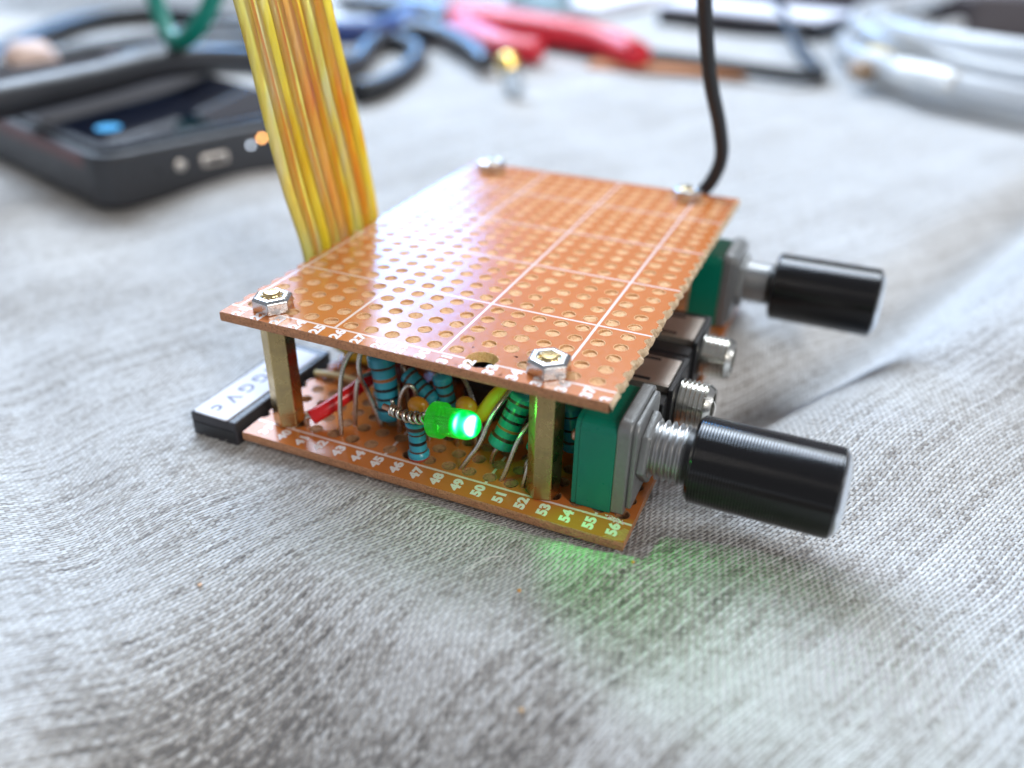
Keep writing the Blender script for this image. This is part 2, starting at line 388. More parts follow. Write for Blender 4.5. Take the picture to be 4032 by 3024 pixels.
def perfboard(name, ztop, n0, n1, xo, y0, ynum, y1, rows, mats, cutR, cutL, led=None, capf=1.0):
    """n0..n1 whole columns; xo = x of the grid line before column n0"""
    bm = B(); zt, zb = ztop, ztop-TH; NS = 16; rnd = random.Random(hash(name) % 1000 if False else len(name))
    def wall(loop, mi, close=True):
        n = len(loop); A = [bm.verts.new((x, y, zt)) for x, y in loop]; Bv = [bm.verts.new((x, y, zb)) for x, y in loop]
        for i in range(n if close else n-1):
            f = bm.faces.new((A[i], A[(i+1) % n], Bv[(i+1) % n], Bv[i])); f.material_index = mi
    def slab(poly, mi=0):
        for z in (zt, zb):
            f = bm.faces.new([bm.verts.new((x, y, z)) for x, y in poly]); f.material_index = mi
    def cell(xa, xb, ya, yb, cx, cy, r, ns=NS, jag=0.02):
        outer, rim, inner, low = [], [], [], []
        for k in range(ns):
            a = 2*math.pi*k/ns; dx, dy = math.cos(a), math.sin(a); tt = []
            if dx > 1e-6: tt.append((xb-cx)/dx)
            if dx < -1e-6: tt.append((xa-cx)/dx)
            if dy > 1e-6: tt.append((yb-cy)/dy)
            if dy < -1e-6: tt.append((ya-cy)/dy)
            tm = min(tt); outer.append((cx+dx*tm, cy+dy*tm))
            q = r+rnd.uniform(-jag, jag)
            rim.append((cx+dx*(q+.075), cy+dy*(q+.075))); inner.append((cx+dx*(q-.02), cy+dy*(q-.02), zt-.05))
            low.append((cx+dx*(r-.13), cy+dy*(r-.13), zb))
        o = [bm.verts.new((*p, zt)) for p in outer]; m = [bm.verts.new((*p, zt)) for p in rim]; i_ = [bm.verts.new(p) for p in inner]
        l = [bm.verts.new(p) for p in low]; ob = [bm.verts.new((*p, zb)) for p in outer]
        for k in range(ns):
            k2 = (k+1) % ns
            bm.faces.new((o[k], o[k2], m[k2], m[k])).material_index = 0
            bm.faces.new((m[k], m[k2], i_[k2], i_[k])).material_index = 1
            bm.faces.new((i_[k], i_[k2], l[k2], l[k])).material_index = 1
            bm.faces.new((l[k], l[k2], ob[k2], ob[k])).material_index = 0
        if ns == NS and rnd.random() < capf:
            zc = zt-rnd.uniform(.07, .22); cc = bm.verts.new((cx+rnd.uniform(-.2, .2), cy+rnd.uniform(-.2, .2), zc-rnd.uniform(-.1, .15)))
            ring = [bm.verts.new((cx+math.cos(2*math.pi*k/8)*(r-.03), cy+math.sin(2*math.pi*k/8)*(r-.03), zc+rnd.uniform(-.12, .12))) for k in range(8)]
            for k in range(8): bm.faces.new((ring[k], ring[(k+1) % 8], cc)).material_index = 1
    ncol = n1-n0+1
    for c in range(ncol):
        xa = xo+c*P; xb = xa+P
        for r_ in range(rows):
            if led and r_ == 0 and c in led['cols']: continue
            cell(xa, xb, r_*P, (r_+1)*P, xa+P/2, (r_+.5)*P, HR)
        if not (led and c in led['cols']): slab([(xa, y0), (xb, y0), (xb, 0), (xa, 0)])
        slab([(xa, rows*P), (xb, rows*P), (xb, y1), (xa, y1)])
    if led:
        xa = xo+led['cols'][0]*P; xb = xo+(led['cols'][-1]+1)*P; ym = y0+.35
        cell(xa, xb, ym, P, led['c'][0], led['c'][1], led['r'], ns=36, jag=.07)
        slab([(xa, y0), (xb, y0), (xb, ym), (xa, ym)])
    # cut sides with half holes
    xl = xo; xr = xo+ncol*P
    def side(xin, xe, hc, sgn, mi, jag):
        edge = []
        def E(y): return xe+rnd.uniform(-jag, jag)
        for r_ in range(-1, rows+1):
            ya = y0 if r_ == -1 else r_*P; yb = 0 if r_ == -1 else (y1 if r_ == rows else (r_+1)*P)
            pts = []
            if 0 <= r_ < rows and abs(xe-hc) < HR:
                cy = (r_+.5)*P; hh = math.sqrt(HR*HR-(xe-hc)**2)
                for q in (0, .45, .9): pts.append((E(0), ya+(cy-hh-ya)*q))
                a0 = math.atan2(-hh, (xe-hc)); 
                inn = -sgn
                for k in range(9):
                    # arc bulging into the board
                    th = -hh+2*hh*k/8; rr = math.sqrt(max(0, HR*HR-th*th))
                    pts.append((hc+inn*rr+rnd.uniform(-.03, .03), cy+th))
                for q in (.1, .55): pts.append((E(0), cy+hh+(yb-cy-hh)*q))
            else:
                nn = 4
                for k in range(nn): pts.append((E(0), ya+(yb-ya)*k/nn))
            pts2 = pts+[(xe, yb)]
            poly = [(xin, ya)]+pts2+[(xin, yb)]
            slab(poly); edge += pts
        edge.append((xe, y1))
        # crumbly wall bowed a little outwards
        rows_ = [zt, zt-TH*.33, zt-TH*.66, zb]; g = []
        for j, z in enumerate(rows_):
            bow = (0, .28, .22, .05)[j] if jag > .05 else 0
            g.append([bm.verts.new((x+sgn*(bow+(rnd.uniform(-.14, .14) if 0 < j < 3 and jag > .05 else 0)), y, z)) for x, y in edge])
        for j in range(3):
            for i in range(len(edge)-1):
                bm.faces.new((g[j][i], g[j][i+1], g[j+1][i+1], g[j+1][i])).material_index = mi
    side(xr, cutR[0], cutR[1], 1, cutR[2], cutR[3])
    side(xl, cutL[0], cutL[1], -1, cutL[2], cutL[3])
    # front and back walls: fine subdivided strips, slightly rounded and rough
    for yy, sg in ((y0, -1), (y1, 1)):
        xs = []; x = cutL[0]
        while x < cutR[0]: xs.append(x); x += .5
        xs.append(cutR[0]); g = []
        for j, (z, bow) in enumerate(((zt, 0), (zt-.1, .07), (zt-TH*.35, .12), (zt-TH*.7, .10), (zb, 0))):
            g.append([bm.verts.new((x, yy+sg*(bow+(.10*noise.noise(V((x*1.3, z*4, yy))) if j in (1, 2, 3) else 0)), z)) for x in xs])
        for j in range(4):
            for i in range(len(xs)-1): bm.faces.new((g[j][i], g[j][i+1], g[j+1][i+1], g[j+1][i])).material_index = 2
    bmesh.ops.remove_doubles(bm, verts=bm.verts[:], dist=.0005)
    return bm

bmU = perfboard('upper', 0, 21, 37, 0, -2.05, 0, 63.0, 24, None, (17*P+1.0, 17.5*P, 3, .11), (-.95, -.5*P, 3, .03),
                led=dict(cols=(11, 12), c=(29.95, .45), r=1.62))
upper = finish('upper_board', bmU, [M_COAT_UP, M_HOLE, M_EDGE, M_TORN], stack)
upper.location = (0, 0, HT*S); upper['label'] = 'upper perforated board with drilled LED hole and ragged cut sides'
bmL = perfboard('lower_', 0, 39, 56, .5*P, -2.95, 0, 62.5, 24, None, (47.15, 60, 2, .03), (.12, 0, 3, .03), capf=.72)
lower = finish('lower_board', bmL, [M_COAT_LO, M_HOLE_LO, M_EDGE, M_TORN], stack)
lower['label'] = 'lower perforated board with components, partly shaded'

def font_bm(txt, size, bold=.0, ext=.012, mat=None, bm=None):
    cu = bpy.data.curves.new('txt', 'FONT'); cu.body = txt; cu.size = size; cu.offset = bold; cu.extrude = ext
    cu.align_x = 'CENTER'; cu.align_y = 'CENTER'; cu.resolution_u = 3
    cu.space_character = 1.05
    o = bpy.data.objects.new('txt', cu); COL.objects.link(o)
    dg = bpy.context.evaluated_depsgraph_get(); dg.update()
    me = bpy.data.meshes.new_from_object(o.evaluated_get(dg))
    if mat is not None: me.transform(mat)
    bm.from_mesh(me); bpy.data.objects.remove(o); bpy.data.curves.remove(cu); bpy.data.meshes.remove(me)
def numbers(parent, n0, n1, x0, yc, skip=()):
    bm = B()
    for n in range(n0, n1+1):
        if n in skip: continue
        x = x0+(n-n0)*P
        font_bm(str(n), 1.85, .10, .012, Matrix.Translation((x-.12, yc, .014)) @ Matrix.Rotation(math.radians(90), 4, 'Z') @ Matrix.Diagonal((1.02, .82, 1, 1)), bm)
    o = finish('printed_numbers', bm, M_PRINT, parent)
    o['label'] = 'white column numbers %d to %d printed along the front edge' % (n0, n1)
numbers(upper, 21, 37, P/2, -1.08)
numbers(lower, 39, 56, P, -1.42)

# half-cut digit at the right corner of the upper board
bm = B(); font_bm('3', 1.95, .055, .012, Matrix.Translation((17*P+.72, -1.55, .014)) @ Matrix.Rotation(math.radians(90), 4, 'Z'), bm)
for v in bm.verts:
    if v.co.x > 17*P+.98: v.co.x = 17*P+.98
finish('printed_digit', bm, M_PRINT, upper)
# chipped corner of the lower board
bm = B()
vs = [(44.9, -2.9, .006), (46.2, -2.93, .006), (47.12, -2.6, .006), (47.14, -.9, .006), (46.6, -.75, .008), (45.8, -1.6, .008)]
c = bm.verts.new((46.5, -2.2, .03)); pv = [bm.verts.new(p) for p in vs]
for i in range(6): bm.faces.new((pv[i], pv[(i+1) % 6], c))
chip = fibrous('chip_raw', (.62, .25, .08), (.75, .36, .14), (.50, .17, .05), (1, 1, 1))
finish('chipped_corner', bm, chip, lower)
# burr of white print round the pin hole
bm = B(); rr = random.Random(4)
for k in range(26):
    a = rr.uniform(0, 6.28); d = rr.uniform(.2, 1.0); x = 45.2+math.cos(a)*d*1.2; y = .1+math.sin(a)*d*.55; q = rr.uniform(.05, .2); b_ = rr.uniform(0, 3)
    tube(bm, [(x-q*math.cos(b_), y-q*math.sin(b_), .02), (x+q*math.cos(b_), y+q*math.sin(b_), .03)], .05, 5, path=False)
finish('scratched_print', bm, M_PRINT, lower)

# ---- standoffs, nuts
POSTS = [(3.81, 1.27), (36.83, 1.27), (3.81, 59.7), (36.83, 59.7)]
for i, (x, y) in enumerate(POSTS):
    bm = B(); r = 1.86; b = .12
    lathe(bm, (x, y, .02), (0, 0, 1), [(0, r-.2), (.2, r), (HT-TH-.24, r), (HT-TH-.04, r-.2)], 6, phase=math.radians(3 if i % 2 == 0 else 44))
    o = finish('hex_standoff', bm, M_BRASS, stack)
    md = o.modifiers.new('b', 'BEVEL'); md.width = .09*S; md.segments = 2
    bm = B(); ph = math.radians((22, 8, 0, 30)[i])
    R0 = 2.32; hn = 1.62
    lathe(bm, (x, y, HT), (0, 0, 1), [(0.0, R0), (hn-.28, R0), (hn, R0-.40), (hn+.01, 1.42), (hn-.14, 1.22), (.2, 1.2)], 6, phase=ph)
    o = finish('hex_nut', bm, M_STEEL, stack)
    md = o.modifiers.new('b', 'BEVEL'); md.width = .10*S; md.segments = 3
    bm = B(); hs = 1.95 if i == 0 else 1.75
    lathe(bm, (x, y, HT-.3), (0, 0, 1), [(0, 1.08), (hs+.0, 1.08), (hs+.10, 1.0), (hs+.22, .98), (hs+.36, .8), (hs+.40, 0)], 24)
    finish('screw_end', bm, M_GOLD, stack, True, 35)

# ---- potentiometers
def threads(a, d, L, R, pitch, depth, seg=40, chamf=.4, bore=0):
    prof = []; t = 0
    prof.append((0, R-depth)); n = int((L-chamf)/pitch)
    for k in range(n):
        t = k*pitch; prof += [(t+pitch*.12, R-depth), (t+pitch*.42, R), (t+pitch*.58, R), (t+pitch*.88, R-depth)]
    t = n*pitch; prof += [(t+.05, R-depth*.3), (L-.1, R-depth-chamf*.4)]
    if bore: prof += [(L, R-depth-chamf*.6), (L, bore), (L-2.5, bore*.98), (L-2.5, 0)]
    else: prof += [(L, R-depth-chamf*.5)]
    return prof
def pot(yc, near):
    sh = 0 if near else .9
    bm = B(); xa, xb = 40.1+sh, 44.45+sh; y0, y1 = yc-4.75, yc+4.75
    prof2 = [(y0, .15), (y1, .15)]
    zt = 10.75; rad = 1.2; pts = [(y0, .1), (y1, .1)]
    for k in range(7):
        a = math.radians(90*k/6); pts.append((y1-rad+rad*math.cos(a), zt-rad+rad*math.sin(a)))
    for k in range(7):
        a = math.radians(90+90*k/6); pts.append((y0+rad+rad*math.cos(a), zt-rad+rad*math.sin(a)))
    rot = Matrix(((0, 0, 1, 0), (1, 0, 0, 0), (0, 1, 0, 0), (0, 0, 0, 1)))
    extrude_poly(bm, pts, xa+.55, xb, mat=rot)
    small = [(yc+(p-yc)*.985, 5.4+(q-5.4)*.99) for p, q in pts]
    extrude_poly(bm, small, xa, xa+.56, mat=rot)
    body = finish('potentiometer', bm, M_GREENP, stack)
    md = body.modifiers.new('b', 'BEVEL'); md.width = .06*S; md.segments = 2; md.limit_method = 'ANGLE'
    body['label'] = 'green-bodied potentiometer with black knob, ' + ('nearest the camera' if near else 'at the far side')
    bm = B(); ps = [(yc+(p-yc)*1.01, .3+(q-.1)*1.04) for p, q in pts]
    extrude_poly(bm, ps, xb+.01, xb+1.45, mat=rot)
    ps = [(yc+(p-yc)*.90, .9+(q-.1)*.95) for p, q in pts]
    extrude_poly(bm, ps, xb+1.44, xb+2.05, mat=rot)
    o = finish('face_plate', bm, M_ZINC, body); md = o.modifiers.new('b', 'BEVEL'); md.width = .18*S; md.segments = 2; md.limit_method = 'ANGLE'
    za = 6.25
    bm = B(); lathe(bm, (xb+2.05, yc, za), (1, 0, 0), [(0, 4.0), (.7, 4.0), (.95, 3.7), (.95, 3.0)], 6, phase=math.radians(14))
    o = finish('mounting_nut', bm, M_ZINC, body); md = o.modifiers.new('b', 'BEVEL'); md.width = .12*S; md.segments = 2
    bm = B(); lathe(bm, (xb+1.9, yc, za), (1, 0, 0), threads(0, 0, 5.2, 3.2, .74, .38), 40)
    finish('threaded_bushing', bm, M_THREAD, body, True, 32)
    kx = 51.45+sh; L = 14.25; R = 4.6 if near else 4.85
    bm = B(); prof = [(0, 2.6), (0, R-.45), (.35, R-.05)]; mi = [0, 0]
    t = .4
    while t < L-.5:
        prof += [(t+.03, R), (t+.15, R), (t+.20, R-.06), (t+.26, R-.06)]; t += .30
    prof += [(L-.3, R-.02), (L, R-.3), (L, 3.6)]
    lathe(bm, (kx, yc, za), (1, 0, 0), prof, 56)
    finish('knob', bm, M_KNOB, body, True, 50)
    bm = B(); lathe(bm, (kx+L-.2, yc, za), (1, 0, 0), [(0, 4.25), (.35, 4.2), (.65, 3.8), (.85, 3.0), (.95, 0)], 48)
    finish('knob_end_disc', bm, M_CAP, body, True, 30)
    # solder pins at the back
    bm = B()
    for dy in (-2.5, 0, 2.5):
        lathe(bm, (xa-.02, yc+dy-1.6, 8.4), (-1, 0, 0), [(0, .62), (.25, .60), (.45, .35), (.47, 0)], 20)
    finish('rivets', bm, M_COPPER, body, True, 40)
pot(5.5, True); pot(53.3, False)

# ---- audio jacks
def jack(yc, which):
    bm = B(); zc = 4.05
    box(bm, (33.5, yc-6.1, .15), (46.2, yc+6.1, 6.7), .15)
    box(bm, (46.1, yc-4.2, .3), (46.75, yc+4.2, 7.6), .1)
    b = finish('audio_jack', bm, M_BLACK, stack); b['label'] = 'black and tin audio jack with threaded nose, ' + which
    bm = B()
    # folded tin plate with slots
    box(bm, (34, yc-3.1, 6.75), (46.05, yc+3.1, 7.55), .12)
    box(bm, (38.0, yc+3.0, 5.4), (46.0, yc+3.35, 7.5), .05)
    box(bm, (38.0, yc-3.35, 5.4), (46.0, yc-3.0, 7.5), .05)
    finish('tin_cover', bm, M_TIN, b)
    for s_ in (-1, 1):
        bm = B(); box(bm, (41.6, yc+s_*2.5-.28, 7.4), (43.6, yc+s_*2.5+.28, 7.62), .05); finish('slot', bm, M_BLACK, b)
    for lo, hi in (((36.5, yc+3.6, 6.6), (38.0, yc+5.4, 7.3)), ((40.5, yc+3.5, 6.65), (43.5, yc+3.9, 7.2)), ((36.5, yc-5.4, 6.6), (39.0, yc-3.6, 7.2))):
        bm = B(); box(bm, lo, hi, .08); finish('contact_tab', bm, M_COPPER, b)
    bm = B(); lathe(bm, (46.7, yc, zc), (1, 0, 0), threads(0, 0, 4.1, 2.8, .56, .30, bore=1.75), 40)
    finish('threaded_nose', bm, M_NICKEL, b, True, 32)
jack(19.4, 'nearer one'); jack(32.0, 'farther one')

# ---- resistors
def resistor(a, b, r, bands, bodym=RB, endf=1.22, lead_a=None, lead_b=None, name='resistor', label=None, capcol=None):
    a, b = V(a), V(b); d = b-a; L = d.length
    mats = [bodym, B_BR, B_BK, B_OR, B_RD, B_LB]
    idx = dict(br=1, bk=2, o=3, r=4, lb=5)
    e = .24*L; R1 = r*endf
    def rad(t):
        if t < e or t > L-e:
            q = min(t, L-t)/e
            if q < .35: return R1*math.sqrt(max(0, 1-((.35-q)/.35)**2))*.97+.03*R1
            return R1 if q < .8 else R1+(r-R1)*(q-.8)/.2
        return r
    cuts = []
    for f, wd, c in bands: cuts.append((f*L-wd/2, f*L+wd/2, idx[c]))
    ts = [L*k/48 for k in range(49)]
    for c0, c1, _ in cuts: ts += [c0, c1]
    ts = sorted(set(round(t, 4) for t in ts)); prof = []; mi = []
    for k, t in enumerate(ts): prof.append((t, 0 if k in (0, len(ts)-1) else max(.12, rad(t))))
    for k in range(len(ts)-1):
        mid = (ts[k]+ts[k+1])/2; m = 0
        for c0, c1, ci in cuts:
            if c0 <= mid <= c1: m = ci
        mi.append(m)
    bm = B(); lathe(bm, a, d, prof, 32, mi)
    o = finish(name, bm, mats, stack, True)
    if label: o['label'] = label
    for ld in (lead_a, lead_b):
        if ld:
            bm = B(); tube(bm, ld, .28, 10, 6); finish('lead', bm, M_LEAD, o, True)
    return o
std = [(.13, .5, 'br'), (.34, .34, 'br'), (.5, .34, 'bk'), (.64, .3, 'bk'), (.86, .45, 'br')]
resistor((21.62, 1.25, -.15), (21.45, 1.15, 5.35), 1.02, [(.03, .9, 'r'), (.26, .25, 'br'), (.47, .45, 'bk'), (.68, .22, 'br'), (.84, .5, 'br')], RB,
         lead_b=[(21.45, 1.15, 5.3), (21.5, 1.1, 6.0), (21.8, .9, 6.3), (22.4, .4, 6.5)], label='small blue upright resistor in front of the green LED')
resistor((15.3, 6.0, .6), (14.0, 6.4, 9.6), 1.42, [(.22, .35, 'bk'), (.36, .35, 'bk'), (.49, .42, 'bk'), (.63, .4, 'o'), (.80, .38, 'br')], RB, 1.16,
         lead_b=[(14.0, 6.4, 9.5), (13.9, 6.2, 10.9), (13.2, 5.2, 11.4), (12.65, 4.2, 9.5), (12.6, 4.0, 7.2), (12.9, 5.0, 4.2), (14.6, 5.0, -.3)],
         label='large blue upright resistor with orange band, left of centre')
resistor((12.2, 9.8, .3), (11.7, 9.9, 7.2), 1.25, std, RB, 1.16,
         lead_b=[(11.7, 9.9, 7.1), (12.1, 7.5, 10.6), (12.33, 4.0, 10.73), (11.8, 3.0, 9.78), (11.48, 2.0, 7.89), (11.23, 1.5, 4.0), (11.14, 1.3, -.4)],
         label='dark blue upright resistor behind the bent lead at the left')
resistor((16.6, 7.6, 6.7), (21.1, 6.6, 4.3), .98, [(.18, .35, 'br'), (.42, .3, 'bk'), (.58, .35, 'br'), (.8, .35, 'br')], RB, 1.12,
         lead_a=[(16.7, 7.6, 6.6), (16.0, 8.0, 7.2), (15.8, 8.6, 5), (15.9, 9, -.3)], lead_b=[(21.0, 6.6, 4.3), (21.9, 6.5, 3.6), (22.2, 6.4, -.3)],
         label='slanting blue resistor behind the orange bead')
resistor((22.7, 7.6, 1.6), (21.7, 6.9, 8.2), 1.0, [(.25, .4, 'br'), (.45, .35, 'bk'), (.62, .4, 'br'), (.80, .4, 'br')], RB, 1.12,
         lead_b=[(21.7, 6.9, 8.1), (21.6, 6.8, 9.3), (22.3, 7.4, 9.9), (24.0, 9.0, 6.0), (26.2, 8.2, 1.0), (26.6, 8.0, -.3)],
         label='blue upright resistor behind the LED')
resistor((30.4, 3.9, 2.2), (32.4, 6.4, 8.8), 1.36, [(.22, .33, 'br'), (.37, .3, 'o'), (.52, .33, 'bk'), (.66, .33, 'bk'), (.83, .35, 'br')], RT, 1.18,
         lead_a=[(30.4, 3.9, 2.4), (29.9, 3.8, 1.6), (29.6, 3.8, .6), (29.5, 3.8, -.4)],
         lead_b=[(32.3, 6.3, 8.5), (32.6, 6.6, 9.3), (31.5, 6.6, 9.7), (30.5, 4.4, 8.2), (29.8, 3.0, 6.7), (28.9, 2.0, 3.7), (27.9, 1.5, 1.8), (26.6, 1.3, -.5)],
         label='teal resistor leaning beside the right brass post')
resistor((34.6, 4.6, 2.2), (35.9, 6.6, 7.8), 1.2, [(.22, .33, 'br'), (.5, .33, 'bk'), (.8, .35, 'br')], RT, 1.18,
         lead_a=[(34.6, 4.6, 2.3), (33.8, 4.0, 1.2), (33.6, 3.8, -.3)],
         lead_b=[(35.9, 6.6, 7.7), (35.4, 5.6, 8.3), (34.2, 3.3, 6.9), (33.4, 2.0, 5.2), (32.26, 1.4, 1.15), (31.7, 1.25, -.4)],
         label='teal resistor half hidden behind the right brass post')
resistor((37.6, 8.2, 1.5), (37.2, 7.6, 8.0), 1.15, [(.25, .35, 'br'), (.5, .35, 'bk'), (.8, .35, 'br')], RB, 1.16,
         label='blue resistor between the right post and the green potentiometer')
# ---- orange bead capacitors
def bead(c, r, la, label):
    bm = B(); bmesh.ops.create_uvsphere(bm, u_segments=28, v_segments=18, radius=1)
    for v in bm.verts: v.co = V((v.co.x*r*1.05, v.co.y*r*.72, v.co.z*r*1.0)); v.co.z -= .25*r*max(0, -v.co.z/r)*abs(v.co.z)/r; v.co += V(c)
    o = finish('bead_capacitor', bm, M_ORANGEC, stack, True); o['label'] = label
    bm = B(); c = V(c)
    for s_ in (-1, 1): tube(bm, [c+V((s_*.6*r, 0, -.7*r)), c+V((s_*1.0, 0, -r-.6)), V((c.x+s_*1.27, c.y, -.3))], .25, 8, 6)
    finish('leads', bm, M_LEAD, o, True)
bead((19.75, 4.8, 4.35), 1.30, None, 'orange bead capacitor left of the LED')
bead((25.75, 5.2, 5.75), 1.25, None, 'orange bead capacitor just behind the LED')
# arch wire
def wire(name, pts, r, mat, label=None, n=8, seg=12):
    bm = B(); tube(bm, pts, r, seg, n); o = finish(name, bm, mat, stack, True)
    if label: o['label'] = label
    return o
wire('bent_lead', [(16.86, 5.0, -.4), (17.01, 5.0, 2.83), (17.38, 5.0, 5.03), (18.15, 5.2, 6.5), (18.84, 5.5, 6.17), (19.1, 5.6, 4.6), (19.2, 5.0, 3.5)], .28, M_LEAD, 'arched bare lead beside the orange bead')
wire('bare_lead', [(11.41, 3.8, -.5), (11.58, 4.0, 2.65), (11.92, 4.2, 5.46), (12.3, 4.7, 6.5), (12.6, 7, 6.0)], .28, M_LEAD)
wire('bare_lead', [(34.35, 1.2, -.4), (34.64, 1.3, 1.29), (34.9, 1.8, 3.0), (35.2, 2.8, 4.6)], .25, M_LEAD)
wire('yellow_wire', [(21.5, 9.5, 2.2), (24.0, 8.2, 3.0), (26.0, 6.9, 3.6), (27.7, 5.9, 5.2), (29.2, 6.3, 7.5), (31.0, 8.5, 8.6), (33.5, 12.5, 7.0), (35, 18, 4), (35.4, 24, 3)], .98, M_YWIRE, 'thick yellow insulated wire arching behind the LED', seg=16)
rs = wire('red_sleeve', [(7.05, 1.35, 1.35), (8.5, 3.0, 2.3), (10.1, 5.8, 3.4), (11.3, 9.5, 4.4), (12.2, 13, 4.6), (13, 16, 3)], .92, M_RED, 'red sleeved wire running back from the left post', seg=18)
bm = B(); tube(bm, [(7.3, 1.6, 1.5), (6.8, 1.3, 1.5), (6.35, 1.28, 1.0), (6.3, 1.27, -.4)], .36, 10, 6); finish('lead', bm, M_LEAD, rs, True)
# transistor, red/grey component by the big resistor
bm = B(); box(bm, (13.2, 9.4, 1.5), (15.9, 11.6, 6.0), .4, 3); finish('dark_transistor', bm, plastic('maroon_part', (.16, .02, .03), .3), stack, True)
wire('bare_lead', [(15.6, 7.0, 5.5), (16.3, 6.5, 3.0), (16.4, 6.3, 1.2), (16.5, 6.3, -.3)], .4, M_COPPER)
# dark socketed chip further in
bm = B(); box(bm, (15, 17, .8), (31, 25, 9.5), .3); box(bm, (12.5, 28, .8), (33, 46, 11.5), .3)
o = finish('relay_block', bm, M_BLACK, stack); o['label'] = 'black component blocks deep between the boards'
bm = B(); box(bm, (22, 12, .6), (33, 15.4, 3.8), .2)
for k in range(4):
    for s_ in (-.1, 3.5): box(bm, (23.4+k*P-.25, 12+s_-.1, -.1), (23.4+k*P+.25, 12+s_+.1, 2.2))
finish('chip', bm, M_GREYBLK, stack)
for (x, y, h, r) in ((8.2, 22, 8.5, 2.5), (8.5, 34, 8.5, 2.5), (36, 44, 10, 2.5)):
    bm = B(); lathe(bm, (x, y, .3), (0, 0, 1), [(0, r-.2), (.2, r), (h-.3, r), (h, r-.3), (h, 0)], 32)
    finish('electrolytic_capacitor', bm, M_GREYBLK, stack, True, 40)
# cream jumper bars and yellow wire tails at the left of the lower board
for (x0, y0, x1, y1, m, r) in ((.3, 11.7, 7.2, 12.0, M_CREAM, .42), (1.5, 17.2, 7.0, 17.0, M_YWIRE, .62), (1.8, 20.6, 7.2, 20.0, M_YWIRE, .62), (1.6, 24.2, 7.2, 24.0, M_YWIRE, .62)):
    bm = B(); tube(bm, [(x0, y0, .45), ((x0+x1)/2, (y0+y1)/2, .75), (x1, y1, .45)], r, 10, 6)
    finish('jumper_wire' if m is M_YWIRE else 'flat_jumper', bm, m, stack, True)
bm = B(); bmesh.ops.create_uvsphere(bm, u_segments=16, v_segments=10, radius=1.5)
for v in bm.verts: v.co = V((v.co.x+.2, v.co.y+21.5, v.co.z*1.1+1.2))
finish('orange_bead', bm, plastic('orange_bead', (.70, .16, .03), .3), stack, True)
# solder joints under the lower board
for n, r_ in ((0, 0), (4, 0), (8, 0), (13, 0), (17, 1), (17, 4), (17, 7), (0, 23), (9, 23), (17, 23)):
    bm = B(); x = P+n*P; y = (r_+.5)*P; s_ = .85
    lathe(bm, (x, y, -TH), (0, 0, -1), [(0, s_), (.35, s_*.6), (.8, .28), (1.3, 0)], 10)
    finish('solder_joint', bm, M_SOLDER, stack, True)

# ---- twisted LED leads and LED
base = V((24.65, -.35, 7.05)); tip = V((30.3, -1.1, 8.05)); ax = (tip-base).normalized()
LL = (tip-base).length
wire('led_lead_core', [(17.95, .25, 6.55), (19.6, .2, 6.3), (21.0, 0, 6.2), (22.4, -.2, 6.45), (24.3, -.4, 7.0)], .34, M_COPPER, 'copper end of the twisted LED leads')
cp = smoothpath([(18.9, .22, 6.42), (19.6, .2, 6.3), (21.0, 0, 6.2), (22.4, -.2, 6.45), (23.7, -.33, 6.85)], 16)
pts = []
for i, p in enumerate(cp):
    a = i/len(cp)*2*math.pi*7; d = (cp[min(i+1, len(cp)-1)]-cp[max(i-1, 0)]).normalized(); x_, y_, _ = frame(d)
    pts.append(p+(x_*math.cos(a)+y_*math.sin(a))*.52)
bm = B(); tube(bm, [pts[0]+V((-.1, 0, .9)), pts[0]+V((0, 0, .3))]+pts, .21, 8, 3); finish('twisted_lead', bm, M_LEAD, stack, True)['label'] = 'thin tinned wire twisted round the LED lead'
bm = B(); tube(bm, [(23.3, -.3, 6.6), (23.6, -.5, 7.5), (24.2, -.4, 7.6)], .2, 8); tube(bm, [(23.2, .1, 6.9), (23.9, .3, 8.0), (24.3, .1, 7.9)], .2, 8)
finish('led_leads', bm, M_LEAD, stack, True)
def ledmat(name, em, strength, tr):
    t = NT(name); t.n.remove(t.b)
    lw = t.add('ShaderNodeLayerWeight'); lw.inputs[0].default_value = .35
    e = t.add('ShaderNodeEmission'); c = t.coord()
    t.put(e.inputs[0], em); t.put(e.inputs[1], strength)
    g = t.add('ShaderNodeBsdfGlossy'); g.inputs['Roughness'].default_value = .08; g.inputs[0].default_value = (.8, 1, .8, 1)
    tp = t.add('ShaderNodeBsdfTransparent'); tp.inputs[0].default_value = (.30, 1, .30, 1)
    m1 = t.add('ShaderNodeMixShader'); m1.inputs[0].default_value = tr; t.put(m1.inputs[1], e.outputs[0]); t.put(m1.inputs[2], tp.outputs[0])
    m2 = t.add('ShaderNodeMixShader'); t.put(m2.inputs[0], t.math('MULTIPLY', lw.outputs['Fresnel'], .6)); t.put(m2.inputs[1], m1.outputs[0]); t.put(m2.inputs[2], g.outputs[0])
    t.put(t.out.inputs[0], m2.outputs[0]); return t.m
M_LEDB = ledmat('led_green_body', (.05, .80, .05), .62, .66)

